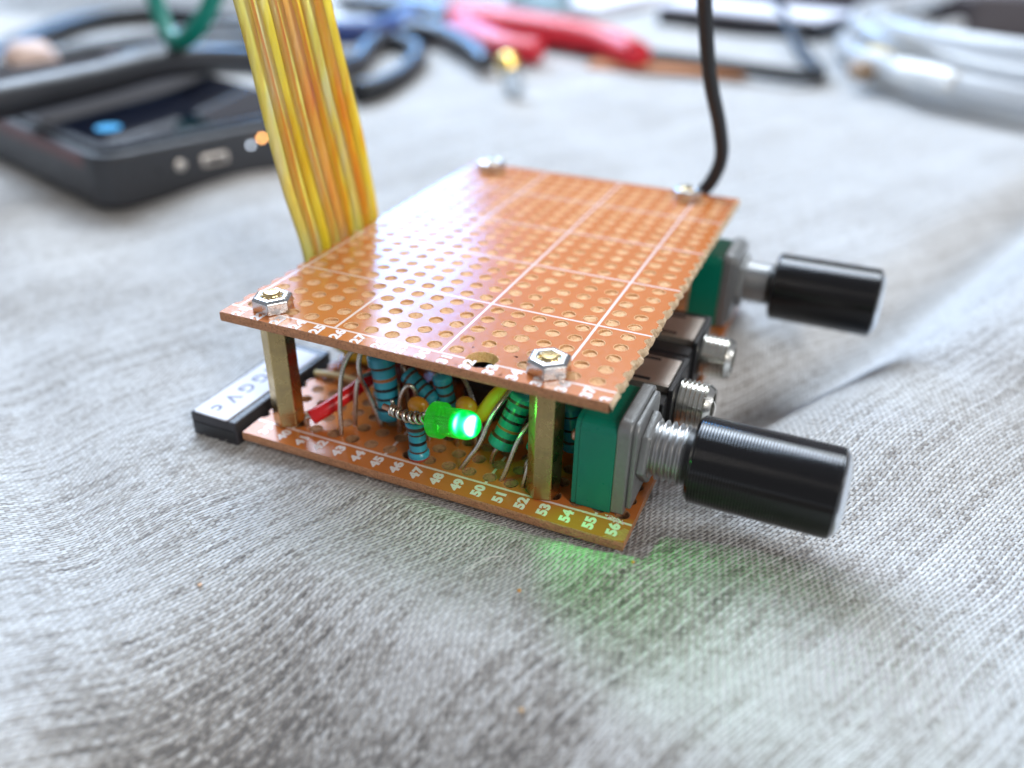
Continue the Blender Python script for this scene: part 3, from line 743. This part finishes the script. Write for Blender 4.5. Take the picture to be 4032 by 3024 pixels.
bm = B(); R = 1.58
prof = [(0, 0.01), (0, 1.82), (.12, 1.98), (1.15, 1.98), (1.3, 1.85), (1.32, R), (LL*.52, R)]
mi = [0]*6
lathe(bm, base, ax, prof+[(LL*.52+.01, R)], 40, mi+[0])
led = finish('green_led', bm, M_LEDB, stack, True, 40); led['label'] = 'lit green three millimetre LED poking out between the boards'
bm = B(); tube(bm, [base+V((.1, -.35, .45)), base+ax*2.6+V((0, -.25, .35))], .28, 8, path=False); finish('lead_frame', bm, M_LEAD, led, True)
bm = B(); tube(bm, [base+V((.1, .3, -.35)), base+ax*2.2+V((0, .2, -.2))], .42, 8, path=False); finish('lead_frame', bm, M_LEAD, led, True)
bm = B(); prof = [(LL*.52, R-.002)]
c0 = LL-R
for k in range(0, 15):
    a = math.radians(90*k/14); prof.append((c0+R*math.sin(a), R*math.cos(a)))
prof[-1] = (LL, 0)
def domemat():
    t = NT('led_green_dome'); t.n.remove(t.b); c = t.coord()
    sub = t.add('ShaderNodeVectorMath', operation='SUBTRACT'); t.put(sub.inputs[0], c); sub.inputs[1].default_value = base
    dt = t.add('ShaderNodeVectorMath', operation='DOT_PRODUCT'); t.put(dt.inputs[0], sub.outputs[0]); dt.inputs[1].default_value = ax
    a = t.math('DIVIDE', dt.outputs['Value'], LL)
    def band(cn, w_): 
        q = t.math('DIVIDE', t.math('SUBTRACT', a, cn), w_); return t.math('EXPONENT', t.math('MULTIPLY', t.math('MULTIPLY', q, q), -1.0))
    lw = t.add('ShaderNodeLayerWeight'); lw.inputs[0].default_value = .5
    f = t.math('SUBTRACT', 1.0, lw.outputs['Facing'])
    b1 = t.math('MULTIPLY', band(.63, .075), t.math('POWER', f, 1.1)); b2 = t.math('MULTIPLY', band(.925, .060), t.math('POWER', f, .8))
    mid = t.math('MULTIPLY', .62, t.math('POWER', f, 2.6))
    m = t.math('ADD', t.math('MAXIMUM', t.math('MULTIPLY', b1, 1.0), t.math('MULTIPLY', b2, .85)), mid, clamp=True)
    col = t.ramp(m, [(0.0, (0, .72, .02)), (.35, (0, 1.0, .12)), (.6, (.06, 1.0, .55)), (.85, (.75, 1, .95)), (1, (1, 1, 1))])
    e = t.add('ShaderNodeEmission'); t.put(e.inputs[0], col); t.put(e.inputs[1], t.remap(m, .1, .9, 1.0, 2.4))
    tp = t.add('ShaderNodeBsdfTransparent'); tp.inputs[0].default_value = (.30, 1, .30, 1)
    g = t.add('ShaderNodeBsdfGlossy'); g.inputs['Roughness'].default_value = .06
    m1 = t.add('ShaderNodeMixShader'); m1.inputs[0].default_value = .12; t.put(m1.inputs[1], e.outputs[0]); t.put(m1.inputs[2], tp.outputs[0])
    fr = t.add('ShaderNodeFresnel'); fr.inputs[0].default_value = 1.4
    m2 = t.add('ShaderNodeMixShader'); t.put(m2.inputs[0], t.math('MULTIPLY', fr.outputs[0], .5)); t.put(m2.inputs[1], m1.outputs[0]); t.put(m2.inputs[2], g.outputs[0])
    t.put(t.out.inputs[0], m2.outputs[0]); return t.m
def emis(name, col, s_):
    t = NT(name); t.n.remove(t.b); e = t.add('ShaderNodeEmission'); e.inputs[0].default_value = (*col, 1); e.inputs[1].default_value = s_
    t.put(t.out.inputs[0], e.outputs[0]); return t.m
lathe(bm, base, ax, prof, 40); finish('lit_dome', bm, domemat(), led, True)
l = bpy.data.lights.new('led_beam', 'SPOT'); l.energy = 1.5; l.color = (.05, 1, .08); l.spot_size = math.radians(74); l.spot_blend = 1.0; l.shadow_soft_size = .9*S
o = bpy.data.objects.new('led_beam', l); COL.objects.link(o); o.matrix_world = Matrix.Translation((base+ax*(LL+.25))*S) @ V((28, -7.0, -8.5)).to_track_quat('-Z', 'Y').to_matrix().to_4x4()
l = bpy.data.lights.new('led_glow', 'POINT'); l.energy = .055; l.color = (.05, 1, .08); l.shadow_soft_size = .5*S
o = bpy.data.objects.new('led_glow', l); COL.objects.link(o); o.location = (base+ax*(LL+.9))*S

# ================================================================ connector strip with lettered label
con = thing('connector_strip', 'black plastic strip with a white hand-lettered label lying at the left of the boards', 'connector')
bm = B(); box(bm, (-7.7, -2.9, -2.5), (-.95, 17.0, .72), .22, 2)
finish('housing', bm, M_GREYBLK, con)
bm = B(); box(bm, (-7.3, -3.0, -1.9), (-1.2, -2.6, -.5), .06); finish('end_groove', bm, M_BLACK, con)
bm = B(); ps = [(-7.35, -2.5), (-6.9, -2.75), (-2.4, -2.85), (-2.15, -2.6), (-1.6, 15.3), (-6.8, 15.6)]
extrude_poly(bm, ps, .72, .90); finish('label', bm, M_LABEL, con)
bm = B()
for ch, y in (('c', -1.0), ('V', 1.5), ('G', 4.2), ('G', 6.9), ('N', 9.6), ('D', 12.2)):
    font_bm(ch, 2.8, .03, .01, Matrix.Translation((-4.9-.0*y, y, .915)) @ Matrix.Rotation(math.radians(-90), 4, 'Z') @ Matrix.Diagonal((1, .95, 1, 1)), bm)
finish('lettering', bm, M_INK, con)

# ================================================================ ribbon cable
rib = thing('ribbon_cable', 'flat translucent yellow and orange ribbon cable standing up behind the boards', 'ribbon cable')
def filmmat(name, col, tr, em=None):
    t = NT(name); t.n.remove(t.b); c = t.coord(); n = t.noise(t.map(c, scale=(1, 1, .15)), .8, 3)
    cc = t.mix(n, tuple(x*.8 for x in col), tuple(min(1, x*1.1) for x in col))
    d = t.add('ShaderNodeBsdfDiffuse'); t.put(d.inputs[0], cc)
    tl = t.add('ShaderNodeBsdfTranslucent'); t.put(tl.inputs[0], cc)
    tp = t.add('ShaderNodeBsdfTransparent'); t.put(tp.inputs[0], tuple(min(1, x**.6) for x in col))
    g = t.add('ShaderNodeBsdfGlossy'); g.inputs['Roughness'].default_value = .12
    m1 = t.add('ShaderNodeMixShader'); m1.inputs[0].default_value = .62; t.put(m1.inputs[1], d.outputs[0]); t.put(m1.inputs[2], tl.outputs[0])
    m2 = t.add('ShaderNodeMixShader'); m2.inputs[0].default_value = tr; t.put(m2.inputs[1], m1.outputs[0]); t.put(m2.inputs[2], tp.outputs[0])
    fr = t.add('ShaderNodeFresnel'); fr.inputs[0].default_value = 1.45
    m3 = t.add('ShaderNodeMixShader'); t.put(m3.inputs[0], fr.outputs[0]); t.put(m3.inputs[1], m2.outputs[0]); t.put(m3.inputs[2], g.outputs[0])
    t.put(t.out.inputs[0], m3.outputs[0]); return t.m
def ribmat(name, stops, tr):
    t = NT(name); t.n.remove(t.b); c = t.coord()
    n = t.noise(t.map(c, scale=(.5, .5, .07)), 1.0, 3); n2 = t.noise(t.map(c, scale=(2, 2, .5)), 1.2, 3)
    cc = t.ramp(n, stops); cc = t.mix(t.math('MULTIPLY', n2, .35), cc, (.95, .80, .35))
    d = t.add('ShaderNodeBsdfDiffuse'); t.put(d.inputs[0], cc)
    tl = t.add('ShaderNodeBsdfTranslucent'); t.put(tl.inputs[0], cc)
    tp = t.add('ShaderNodeBsdfTransparent'); t.put(tp.inputs[0], t.mix(.12, cc, (1, 1, 1)))
    g = t.add('ShaderNodeBsdfGlossy'); g.inputs['Roughness'].default_value = .10
    bp = t.bump(n2, .4, .12); t.put(g.inputs['Normal'], bp)
    m1 = t.add('ShaderNodeMixShader'); m1.inputs[0].default_value = .80; t.put(m1.inputs[1], d.outputs[0]); t.put(m1.inputs[2], tl.outputs[0])
    m2 = t.add('ShaderNodeMixShader'); m2.inputs[0].default_value = tr; t.put(m2.inputs[1], m1.outputs[0]); t.put(m2.inputs[2], tp.outputs[0])
    fr = t.add('ShaderNodeFresnel'); fr.inputs[0].default_value = 1.5; t.put(fr.inputs['Normal'], bp)
    m3 = t.add('ShaderNodeMixShader'); t.put(m3.inputs[0], t.math('MULTIPLY', fr.outputs[0], .9)); t.put(m3.inputs[1], m2.outputs[0]); t.put(m3.inputs[2], g.outputs[0])
    t.put(t.out.inputs[0], m3.outputs[0]); return t.m
F_GOLD = ribmat('ribbon_gold', [(.30, (.95, .50, .03)), (.46, (.97, .74, .04)), (.60, (.98, .84, .14)), (.72, (.97, .86, .55))], .48)
F_PALE = ribmat('ribbon_pale', [(.30, (.96, .62, .30)), (.46, (.97, .86, .22)), (.60, (.96, .90, .52)), (.72, (.96, .92, .78))], .55)
F_AMBR = ribmat('ribbon_amber', [(.30, (.96, .34, .03)), (.46, (.96, .58, .03)), (.60, (.97, .74, .06)), (.72, (.97, .78, .34))], .22)
M_CORE = plastic('copper_core', (.98, .26, .04), .35, .2, .5)
F_ROSE = ribmat('ribbon_rose', [(.30, (.95, .34, .12)), (.46, (.97, .60, .16)), (.60, (.95, .60, .36)), (.72, (.96, .84, .62))], .42)
seqm = [F_PALE, F_PALE, F_GOLD, F_PALE, F_ROSE, F_GOLD, F_PALE, F_AMBR, F_GOLD]
cored = {1, 3, 5, 7}
NC = len(seqm)
def ribpt(k, s_):          # k across 0..1, s along 0..1  (left edge -> right edge)
    A = [(3.4, 17, .5), (-.8, 17.2, 1.8), (-3.6, 17.6, 6), (-4.0, 17.6, 14), (-4.2, 15.6, 23), (-4.0, 13.4, 33), (-4.0, 11.4, 44), (-4.6, 9.6, 56), (-7, 9.5, 70), (-14, 13, 84)]
    Bq = [(3.4, 31, .5), (-.6, 31.4, 2.2), (-2.3, 32.6, 7), (-2.0, 33.0, 15), (-1.7, 30.6, 25), (-1.4, 27.6, 34), (-1.2, 24.8, 43.6), (-1.4, 21.6, 56), (-4, 23.5, 70), (-11, 27, 84)]
    a = RA[int(s_*(len(RA)-1))]; b = RBp[int(s_*(len(RBp)-1))]
    return a, b
A_ = [(3.4, 17, .5), (-.8, 17.2, 1.8), (-3.6, 17.6, 6), (-4.0, 17.6, 14), (-4.2, 15.6, 23), (-4.0, 13.4, 33), (-4.0, 11.4, 44), (-4.6, 9.6, 56), (-7, 9.5, 70), (-14, 13, 84)]
B_ = [(3.4, 31, .5), (-.6, 31.4, 2.2), (-2.3, 32.6, 7), (-2.0, 33.0, 15), (-1.7, 30.6, 25), (-1.4, 27.6, 34), (-1.2, 24.8, 43.6), (-1.4, 21.6, 56), (-4, 23.5, 70), (-11, 27, 84)]
RA = smoothpath(A_, 7); RBp = smoothpath(B_, 7)
for k in range(NC):
    bm = B(); f0 = (k+.5)/NC; path = [a.lerp(b, f0)+V((.10*math.sin(i*.35+k*1.9), 0, 0)) for i, (a, b) in enumerate(zip(RA, RBp))]
    wd = (RBp[20]-RA[20]).length/NC; rings = []
    for i, p in enumerate(path):
        wv = (RBp[i]-RA[i]).normalized(); tg = (path[min(i+1, len(path)-1)]-path[max(i-1, 0)]).normalized(); nv = wv.cross(tg).normalized()
        rings.append([bm.verts.new(p+wv*math.cos(2*math.pi*q/12)*wd*.60+nv*math.sin(2*math.pi*q/12)*.20) for q in range(12)])
    for X, Y in zip(rings, rings[1:]):
        for q in range(12): bm.faces.new((X[q], X[(q+1) % 12], Y[(q+1) % 12], Y[q]))
    if k in cored: tube(bm, path[:], .17, 8, path=False, mi=1)
    finish('conductor', bm, [seqm[k], M_CORE], rib, True)
# strip of yellow tape
bm = B()
for side in (-1, 1):
    pass
a0, b0, a1, b1 = RA[47], RBp[47], RA[56], RBp[56]
vs_ = [bm.verts.new(p) for p in (a0+V((.6, -.3, 0)), b0+V((.6, .3, 0)), b1+V((.6, .3, 0)), a1+V((.6, -.3, 0)))]; bm.faces.new(vs_)
bmesh.ops.solidify(bm, geom=bm.faces[:], thickness=.08)
finish('tape', bm, filmmat('amber_tape', (.90, .74, .10), .6), rib)

# ================================================================ thin black cable leaving the stack
bm = B(); tube(bm, [(30, 58, 1.5), (33.5, 62, 6), (35.5, 63.4, 11.0), (37.6, 64.1, 14.4), (39.5, 63.5, 17.2), (40.6, 62.9, 21.2), (39.9, 61.8, 25.9), (38.1, 60.1, 32.2), (37.0, 59.2, 37.4), (36.2, 57.6, 43.3), (36.0, 54.3, 48.1), (36.5, 50, 58), (40, 55, 75)],
           lambda t: 1.05, 14)
blk_cable = plastic('rubber_black', (.011, .012, .015), .5, .2, .4)
tagit(finish('black_cable', bm, blk_cable, smooth=True), 'thin black cable rising straight up from the far right corner of the boards', 'cable')

# ================================================================ background things
def cl(x, y): return cloth_h(x, y)
# --- black handheld device at the left
dev = thing('handheld_device', 'black rounded-corner handheld device with glossy dark screen and side ports', 'handheld device')
cx, cy = -78.4, 52.2; u = V((math.cos(math.radians(72)), math.sin(math.radians(72)), 0)); v = V((-u.y, u.x, 0))
DM = Matrix((( u.x, v.x, 0, cx), (u.y, v.y, 0, cy), (0, 0, 1, -2.9), (0, 0, 0, 1)))
def rrect(x0, y0, x1, y1, r, n=7):
    p = []
    for (qx, qy, a0) in ((x1-r, y1-r, 0), (x0+r, y1-r, 90), (x0+r, y0+r, 180), (x1-r, y0+r, 270)):
        for k in range(n+1):
            a = math.radians(a0+90*k/n); p.append((qx+r*math.cos(a), qy+r*math.sin(a)))
    return p
DL, DW = 60, 104
bm = B(); extrude_poly(bm, rrect(0, 0, DL, DW, 5.5), 0.1, 11.2, mat=DM)
o = finish('case', bm, plastic('device_case', (.030, .031, .036), .42, .1, .2), dev, True, 40); md = o.modifiers.new('b', 'BEVEL'); md.width = .8*S; md.segments = 3; md.limit_method = 'ANGLE'; md.angle_limit = math.radians(60)
bm = B(); extrude_poly(bm, rrect(2.2, 2.2, DL-2.2, DW-2.2, 4), 11.18, 12.3, mat=DM)
finish('bezel', bm, plastic('device_bezel', (.02, .022, .03), .25), dev, True, 40)
bm = B(); extrude_poly(bm, rrect(4.5, 5.5, DL-4.5, DW-5, 3), 12.3, 12.5, mat=DM)
finish('screen', bm, plastic('glossy_screen', (.006, .008, .016), .035, .1, .1), dev, True, 40)
bm = B(); box(bm, (-.12, 7, 8.0), (.4, DW-8, 10.8), .1, mat=DM); finish('red_strip', bm, plastic('dull_red', (.10, .012, .012), .4), dev)
bm = B(); lathe(bm, DM @ V((11, 17, 12.52)), (0, 0, 1), [(0, 2.6), (.15, 2.6), (.15, 0)], 24); finish('blue_reflection', bm, emis('blue_reflection_glow', (.12, .5, 1), 1.3), dev)  # glowing disc that paints a blue reflection onto the screen
bm = B(); box(bm, (22, -.35, 5.0), (28.5, .3, 7.6), .5, 2, mat=DM); finish('usb_port', bm, M_TIN, dev)
bm = B(); box(bm, (23, -.42, 5.7), (27.5, -.3, 6.9), .05, mat=DM); finish('port_opening', bm, M_BLACK, dev)
bm = B(); lathe(bm, DM @ V((17.0, .1, 6.6)), -v, [(0, 1.2), (.5, 1.2), (.7, .8), (.7, 0)], 20); finish('button', bm, M_TIN, dev, True, 30)
bm = B(); lathe(bm, DM @ V((12.0, .1, 6.2)), -v, [(0, .7), (.3, .7), (.3, 0)], 16); finish('reset_hole', bm, M_BLACK, dev)
bm = B(); bmesh.ops.create_uvsphere(bm, u_segments=12, v_segments=8, radius=.42, matrix=Matrix.Translation(DM @ V((37.5, -.3, 8.6)))); finish('amber_glint', bm, emis('amber_glint_glow', (1, .45, .14), 14), dev)  # glowing bead standing in for an orange highlight on the port side
bm = B(); bmesh.ops.create_uvsphere(bm, u_segments=12, v_segments=8, radius=.40, matrix=Matrix.Translation(DM @ V((34.4, -.3, 7.6)))); finish('white_glint', bm, emis('white_glint_glow', (.75, .85, 1), 5), dev)  # white specular glint beside the ports, painted as a glowing bead

gloss_cable = plastic('cable_black_gloss', (.010, .011, .014), .46, .2, .1)
grey_cable = plastic('cable_grey_black', (.028, .029, .034), .40, .2, .1)
def bgtube(name, pts, r, mat, label, cat, group=None, flat=1, seg=16):
    bm = B(); tube(bm, pts, r, seg, 8, flat); return tagit(finish(name, bm, mat, smooth=True), label, cat, group)
bgtube('thick_cable', [(-128, 14, 10), (-114, 40, 14.2), (-110, 62, 15.0), (-110, 84, 15.0), (-111, 108, 15.0), (-110, 132, 12), (-106, 158, 6.0), (-108, 190, 1.6), (-122, 222, 1.6), (-134, 262, 1.6)], 3.8, grey_cable, 'thick dark grey cable lying across the handheld device', 'cable')
bgtube('thick_cable', [(-196, 98, 2), (-211, 128, 2), (-231, 158, 2), (-250, 190, 2), (-263, 228, 2), (-255, 251, 2), (-228, 253, 2), (-199, 244, 2), (-172, 243, 2), (-140, 262, 1.5), (-112, 282, 1.5)], 4.6, gloss_cable, 'black cable in a wide arc beyond the handheld device, farthest at the left', 'cable')
bgtube('thick_cable', [(-196, 112, 2), (-198, 140, 2.2), (-197, 166, 2.5), (-190, 189, 3), (-182, 212, 3), (-158, 222, 3), (-136, 216, 3)], 4.8, gloss_cable, 'black cable on the inside of the wide black arc', 'cable')
bgtube('thick_cable', [(-160, 112, 3), (-164, 133, 3), (-167, 150, 3), (-165, 170, 3), (-158, 186, 3), (-146, 198, 3), (-128, 200, 2)], 5.2, gloss_cable, 'thick black cable next to the grey one behind the handheld device', 'cable')
bgtube('coiled_cable', [(-86, 158, .8), (-84, 168, .8), (-88, 190, .8), (-103, 226, .8), (-124, 248, .8), (-150, 262, .8), (-160, 240, .8), (-140, 214, .8), (-116, 190, .8), (-100, 168, 2.5), (-92, 150, 3)], 3.6, gloss_cable, 'black coiled cable just right of the ribbon', 'cable')
bgtube('blue_black_cable', [(-146, 214, 6), (-140, 230, 5), (-132, 250, 4), (-140, 284, 4), (-158, 322, 4), (-194, 362, 4)], 5.0, plastic('cable_blue', (.03, .06, .22), .35), 'dark blue thick cable among the black coils right of the ribbon', 'cable')
# teal wire loop hanging over the device
teal = plastic('teal_insulation', (.0, .21, .155), .35, .1, .3)
bgtube('teal_wire', [(-150, 140, 120), (-136, 128, 70), (-128, 124, 46), (-121, 118, 30), (-111, 112, 20), (-102, 112, 24), (-96, 116, 36), (-92, 124, 62), (-90, 136, 105)], 2.3, teal, 'teal insulated wire looping down over the handheld device', 'wire')
# crumpled white bag, upper left
def crumple(name, cx, cy, sx, sy, h, mat, label, cat, seed, rot=0):
    bm = B(); n = 46; g = []
    for j in range(n+1):
        row = []
        for i in range(n+1):
            a, b = i/n*2-1, j/n*2-1; x, y = a*sx, b*sy
            e = max(0, 1-max(abs(a), abs(b))**4)
            hh = h*e*(.55+.9*noise.noise(V((a*1.7+seed, b*1.7, seed)))+.5*abs(noise.noise(V((a*4+seed, b*4, 2*seed)))))
            X = cx+x*math.cos(rot)-y*math.sin(rot); Y = cy+x*math.sin(rot)+y*math.cos(rot)
            row.append(bm.verts.new((X, Y, cl(X, Y)+.4+max(0, hh))))
        g.append(row)
    for j in range(n):
        for i in range(n): bm.faces.new((g[j][i], g[j][i+1], g[j+1][i+1], g[j+1][i]))
    bmesh.ops.solidify(bm, geom=bm.faces[:], thickness=.3)
    return tagit(finish(name, bm, mat, smooth=True), label, cat)
def bagmat():
    t = NT('white_plastic_film'); t.n.remove(t.b); d = t.add('ShaderNodeBsdfDiffuse'); d.inputs[0].default_value = (.93, .95, .97, 1)
    tl = t.add('ShaderNodeBsdfTranslucent'); tl.inputs[0].default_value = (.93, .95, .97, 1)
    m = t.add('ShaderNodeMixShader'); m.inputs[0].default_value = .5; t.put(m.inputs[1], d.outputs[0]); t.put(m.inputs[2], tl.outputs[0])
    g = t.add('ShaderNodeBsdfGlossy'); g.inputs['Roughness'].default_value = .25; fr = t.add('ShaderNodeFresnel'); fr.inputs[0].default_value = 1.45
    m2 = t.add('ShaderNodeMixShader'); t.put(m2.inputs[0], fr.outputs[0]); t.put(m2.inputs[1], m.outputs[0]); t.put(m2.inputs[2], g.outputs[0]); t.put(t.out.inputs[0], m2.outputs[0]); return t.m
white_pl = bagmat()
crumple('plastic_bag', -335, 320, 120, 80, 42, white_pl, 'crumpled white plastic bag at the upper left corner', 'plastic bag', 2.3, .25)
crumple('plastic_bag', -245, 370, 95, 60, 30, white_pl, 'low crumpled white plastic sheet behind the black cables', 'plastic sheet', 5.1, -.2)
yb = bgtube('yellow_strip', [(-290, 318, 34), (-262, 316, 32), (-240, 318, 31)], 4, plastic('pale_yellow', (.80, .72, .30), .4), 'pale yellow strip on the white plastic at the upper left', 'strip', flat=.5)
def blob(name, c, r, sc, mat, label, cat, nz=.15):
    bm = B(); bmesh.ops.create_uvsphere(bm, u_segments=28, v_segments=18, radius=1)
    for v_ in bm.verts:
        k = 1+nz*noise.noise(v_.co*1.8+V(c)*.1); v_.co = V((v_.co.x*sc[0], v_.co.y*sc[1], v_.co.z*sc[2]))*r*k+V(c)
    return tagit(finish(name, bm, mat, smooth=True), label, cat)
blob('earplug', (-194, 134, 4.6), 8, (1, 1.1, .8), plastic('beige_foam', (.62, .44, .36), .6), 'beige rounded foam piece between the black cables', 'foam piece')
blob('earplug', (-176, 152, 2.2), 5, (1, 1.0, .8), plastic('dusky_pink', (.36, .18, .20), .6), 'small dusky pink piece beside the beige foam', 'foam piece')
blob('wrapper', (-176, 118, 1.6), 7.5, (1.2, .8, .6), plastic('cream_film', (.82, .80, .70), .3), 'small cream wrapper at the left picture edge', 'wrapper', .5)
blob('wrapper', (-163, 154, 2.0), 6, (1.2, .8, .6), plastic('white_film', (.9, .9, .88), .25), 'small shiny white wrapper between the black cables', 'wrapper', .5)
blob('wrapper', (-196, 214, 1.8), 15, (.5, 1.4, .25), white_pl, 'flat white wrapper inside the arc of black cable', 'wrapper', .3)

# --- red and black pliers
pl = thing('pliers', 'pliers with red handles and black jaws lying on the cloth', 'pliers')
redp = plastic('red_grip', (.62, .012, .030), .42, .08, .1); blkp = plastic('dark_jaws', (.016, .018, .026), .4, .2, .1)
bm = B(); tube(bm, [(-118, 288, 5.5), (-91, 278, 6), (-65, 270, 6), (-41, 262, 5.0), (-24, 246, 4.0)], lambda t: 8.4-2.6*t, 16, 8, .8)
finish('handle', bm, redp, pl, True)
bm = B(); tube(bm, [(-108, 272, 4), (-92, 256, 4), (-74, 242, 3.4), (-60, 241, 3)], lambda t: 7.6-1.5*t, 16, 8, .7)
finish('handle', bm, redp, pl, True)
bm = B(); tube(bm, [(-198, 316, 4), (-170, 310, 4.5), (-142, 300, 5), (-116, 284, 5)], lambda t: 5+5*math.sin(t*2.4), 16, 8, .6); 
tube(bm, [(-132, 262, 3), (-112, 262, 3), (-88, 240, 2.6), (-70, 216, 2)], lambda t: 6.5-3*t, 14, 8, .7)
finish('jaws', bm, blkp, pl, True)
# --- little lamp with brass cap
gl = thing('indicator_bulb', 'small glass bulb with a brass cap standing on the cloth near the pliers', 'bulb')
bm = B(); lathe(bm, (-47, 190, -2.4), (-.42, .12, 1), [(0, 0), (.4, 2.6), (3, 3.6), (6.5, 3.4), (8.5, 2.6)], 24)
finish('glass', bm, filmmat('frosted_glass', (.85, .9, .95), .5), gl, True)
bm = B(); lathe(bm, (-50.2, 191, 5.2), (-.42, .12, 1), [(0, 2.7), (.4, 3.5), (4.5, 3.5), (5.2, 2.6), (5.2, 0)], 24)
finish('brass_cap', bm, plastic('bright_brass', (.85, .60, .18), .22, .08, .3, metal=.9), gl, True, 40)
# --- orange strip board offcut and thin cable loop
bm = B(); extrude_poly(bm, [(-41, 241), (14, 252), (8, 276), (-44, 264)], -1.6, -.2)
tagit(finish('board_offcut', bm, plastic('offcut_orange', (.55, .24, .11), .5, .1, .2)), 'flat orange offcut of circuit board under the thin black loop', 'board offcut')
bgtube('thin_cable', [(-60, 640, 12), (-38, 572, 12), (-19, 484, 10), (9, 372, 6), (29, 296, 1), (38, 266, 0), (32, 256.4, 0), (10.6, 256, .9), (-9.3, 260, 1.2), (-34.3, 262, 1.2), (-62, 268, .6), (-90, 275, .6)], 2.5, blk_cable, 'thin black cable looping flat over the orange offcut', 'cable')
# --- papers and dark box behind
def slabthing(name, pts, z0, z1, mat, label, cat, bev=0):
    bm = B(); extrude_poly(bm, pts, z0, z1); o = finish(name, bm, mat)
    if bev: md = o.modifiers.new('b', 'BEVEL'); md.width = bev*S; md.segments = 3
    return tagit(o, label, cat)
lav = plastic('pale_paper', (.78, .78, .86), .6, .03, .05)
slabthing('notebook', [(-215, 400), (-84, 372), (-60, 520), (-300, 560)], -2.0, 3.0, lav, 'pale lavender notebook behind the red pliers', 'notebook')
slabthing('charger_box', [(-50, 372), (27, 352), (40, 388), (-40, 412)], -2.4, 5.5, plastic('dark_box', (.02, .02, .025), .5), 'flat black box under the lavender card behind the cable', 'box', .8)
slabthing('card', [(-54, 372), (26, 351), (41, 392), (-44, 414)], 5.6, 7.0, lav, 'lavender card on the flat black box', 'card')
slabthing('laptop', [(-120, 520), (90, 395), (300, 470), (420, 900), (-40, 900)], -1.8, 16, plastic('laptop_grey', (.075, .062, .068), .6, .25, .012), 'dark grey brown laptop at the far upper right', 'laptop', 2)
blob('glass_jar', (-112, 372, 12), 17, (1.1, 1, .9), filmmat('grey_green_glass', (.62, .74, .74), .5), 'small grey green glass jar behind the red handle', 'glass jar', .05)
# --- coil of clear tubing
coil = thing('tubing_coil', 'coil of clear whitish plastic tubing at the upper right', 'tubing')
clear = white_pl
rr = random.Random(5)
for k in range(7):
    R0 = (94, 85, 90, 80, 71, 87, 92)[k]; zz = (2.0, 2.0, 9.5, 9, 2.5, 16, 5)[k]; ccx, ccy = 133+rr.uniform(-5, 5), 332+rr.uniform(-10, 10); pts = []
    for i in range(65):
        a = 2*math.pi*i/64+.3*k; q = R0+2.5*math.sin(2*a+k); pts.append((ccx+q*math.cos(a), ccy+q*1.25*math.sin(a), zz+1.8*math.sin(a*2+k)))
    bm = B(); tube(bm, pts, 3.3, 14, path=False); finish('tube_turn', bm, clear, coil, True)
bm = B(); tube(bm, [(64, 242, 7), (72, 234, 7.5), (80, 227, 7)], 3.6, 16, 8); finish('end_fitting', bm, plastic('white_fitting', (.9, .93, .92), .25), coil, True)
bm = B(); tube(bm, [(50, 256, 4), (54, 250, 4)], 3.2, 16); finish('brown_tip', bm, plastic('brown_tip', (.36, .24, .15), .4), coil, True)
bm = B(); tube(bm, [(54, 264, 7), (60, 256, 7)], 3.5, 16); finish('yellow_tip', bm, plastic('yellow_tip', (.80, .62, .25), .4), coil, True)

# ================================================================ crumbs and stray fibres
def crumb(x, y, r, mat, label):
    bm = B(); bmesh.ops.create_icosphere(bm, subdivisions=2, radius=r*.6)
    for v_ in bm.verts: v_.co = v_.co*(1+.4*noise.noise(v_.co*3/r+V((x, y, 0)))); v_.co.z *= .6; v_.co += V((x, y, cl(x, y)+r*.4))
    tagit(finish('crumb', bm, mat), label, 'crumb', 'crumbs on the cloth')
oc = plastic('orange_crumb', (.70, .36, .10), .6)
crumb(48.6, -4.4, .32, oc, 'tiny orange crumb on the cloth below the chipped board corner')
crumb(39.5, -11.6, .34, oc, 'tiny orange crumb on the green-lit cloth in front of the boards')
crumb(44.6, -23.0, .40, plastic('tan_crumb', (.62, .42, .24), .6), 'tan crumb on the cloth near the bottom of the picture')
crumb(10.2, -22.6, .36, plastic('peach_crumb', (.75, .50, .34), .6), 'peach crumb on the cloth at the lower left')
bm = B(); rr = random.Random(11)
for k in range(420):
    x = rr.uniform(-12, 78); y = rr.uniform(-24, 2) if k % 5 else rr.uniform(0, 40); 
    if 0 < x < 47.5 and y > -3: continue
    a = rr.uniform(0, 6.28); L = rr.uniform(.5, 2.0); z = cl(x, y)+.12; q = rr.uniform(.05, .5)
    p0 = V((x, y, z)); p1 = p0+V((math.cos(a)*L*.5, math.sin(a)*L*.5, q)); p2 = p0+V((math.cos(a+.9)*L, math.sin(a+.9)*L, q*.6))
    tube(bm, [p0, p1, p2], .022, 4, 3)
tube(bm, [(34.6, -13.6, cl(34.6, -13.6)+.2), (34.2, -11.6, -1.2), (35.2, -9.6, -1.0), (36.4, -8.2, -1.4)], .05, 6, 6)
tube(bm, [(49.9, 17.0, 6.6), (51.2, 16.6, 6.6), (51.6, 15.2, 5.8), (51.0, 14.2, 4.6), (52.2, 13.2, 4.8)], .05, 6, 6)
tagit(finish('loose_fibres', bm, plastic('fibre', (.75, .74, .70), .7), smooth=True), 'fine loose fibres standing off the woven cloth', 'fibres', kind='stuff')
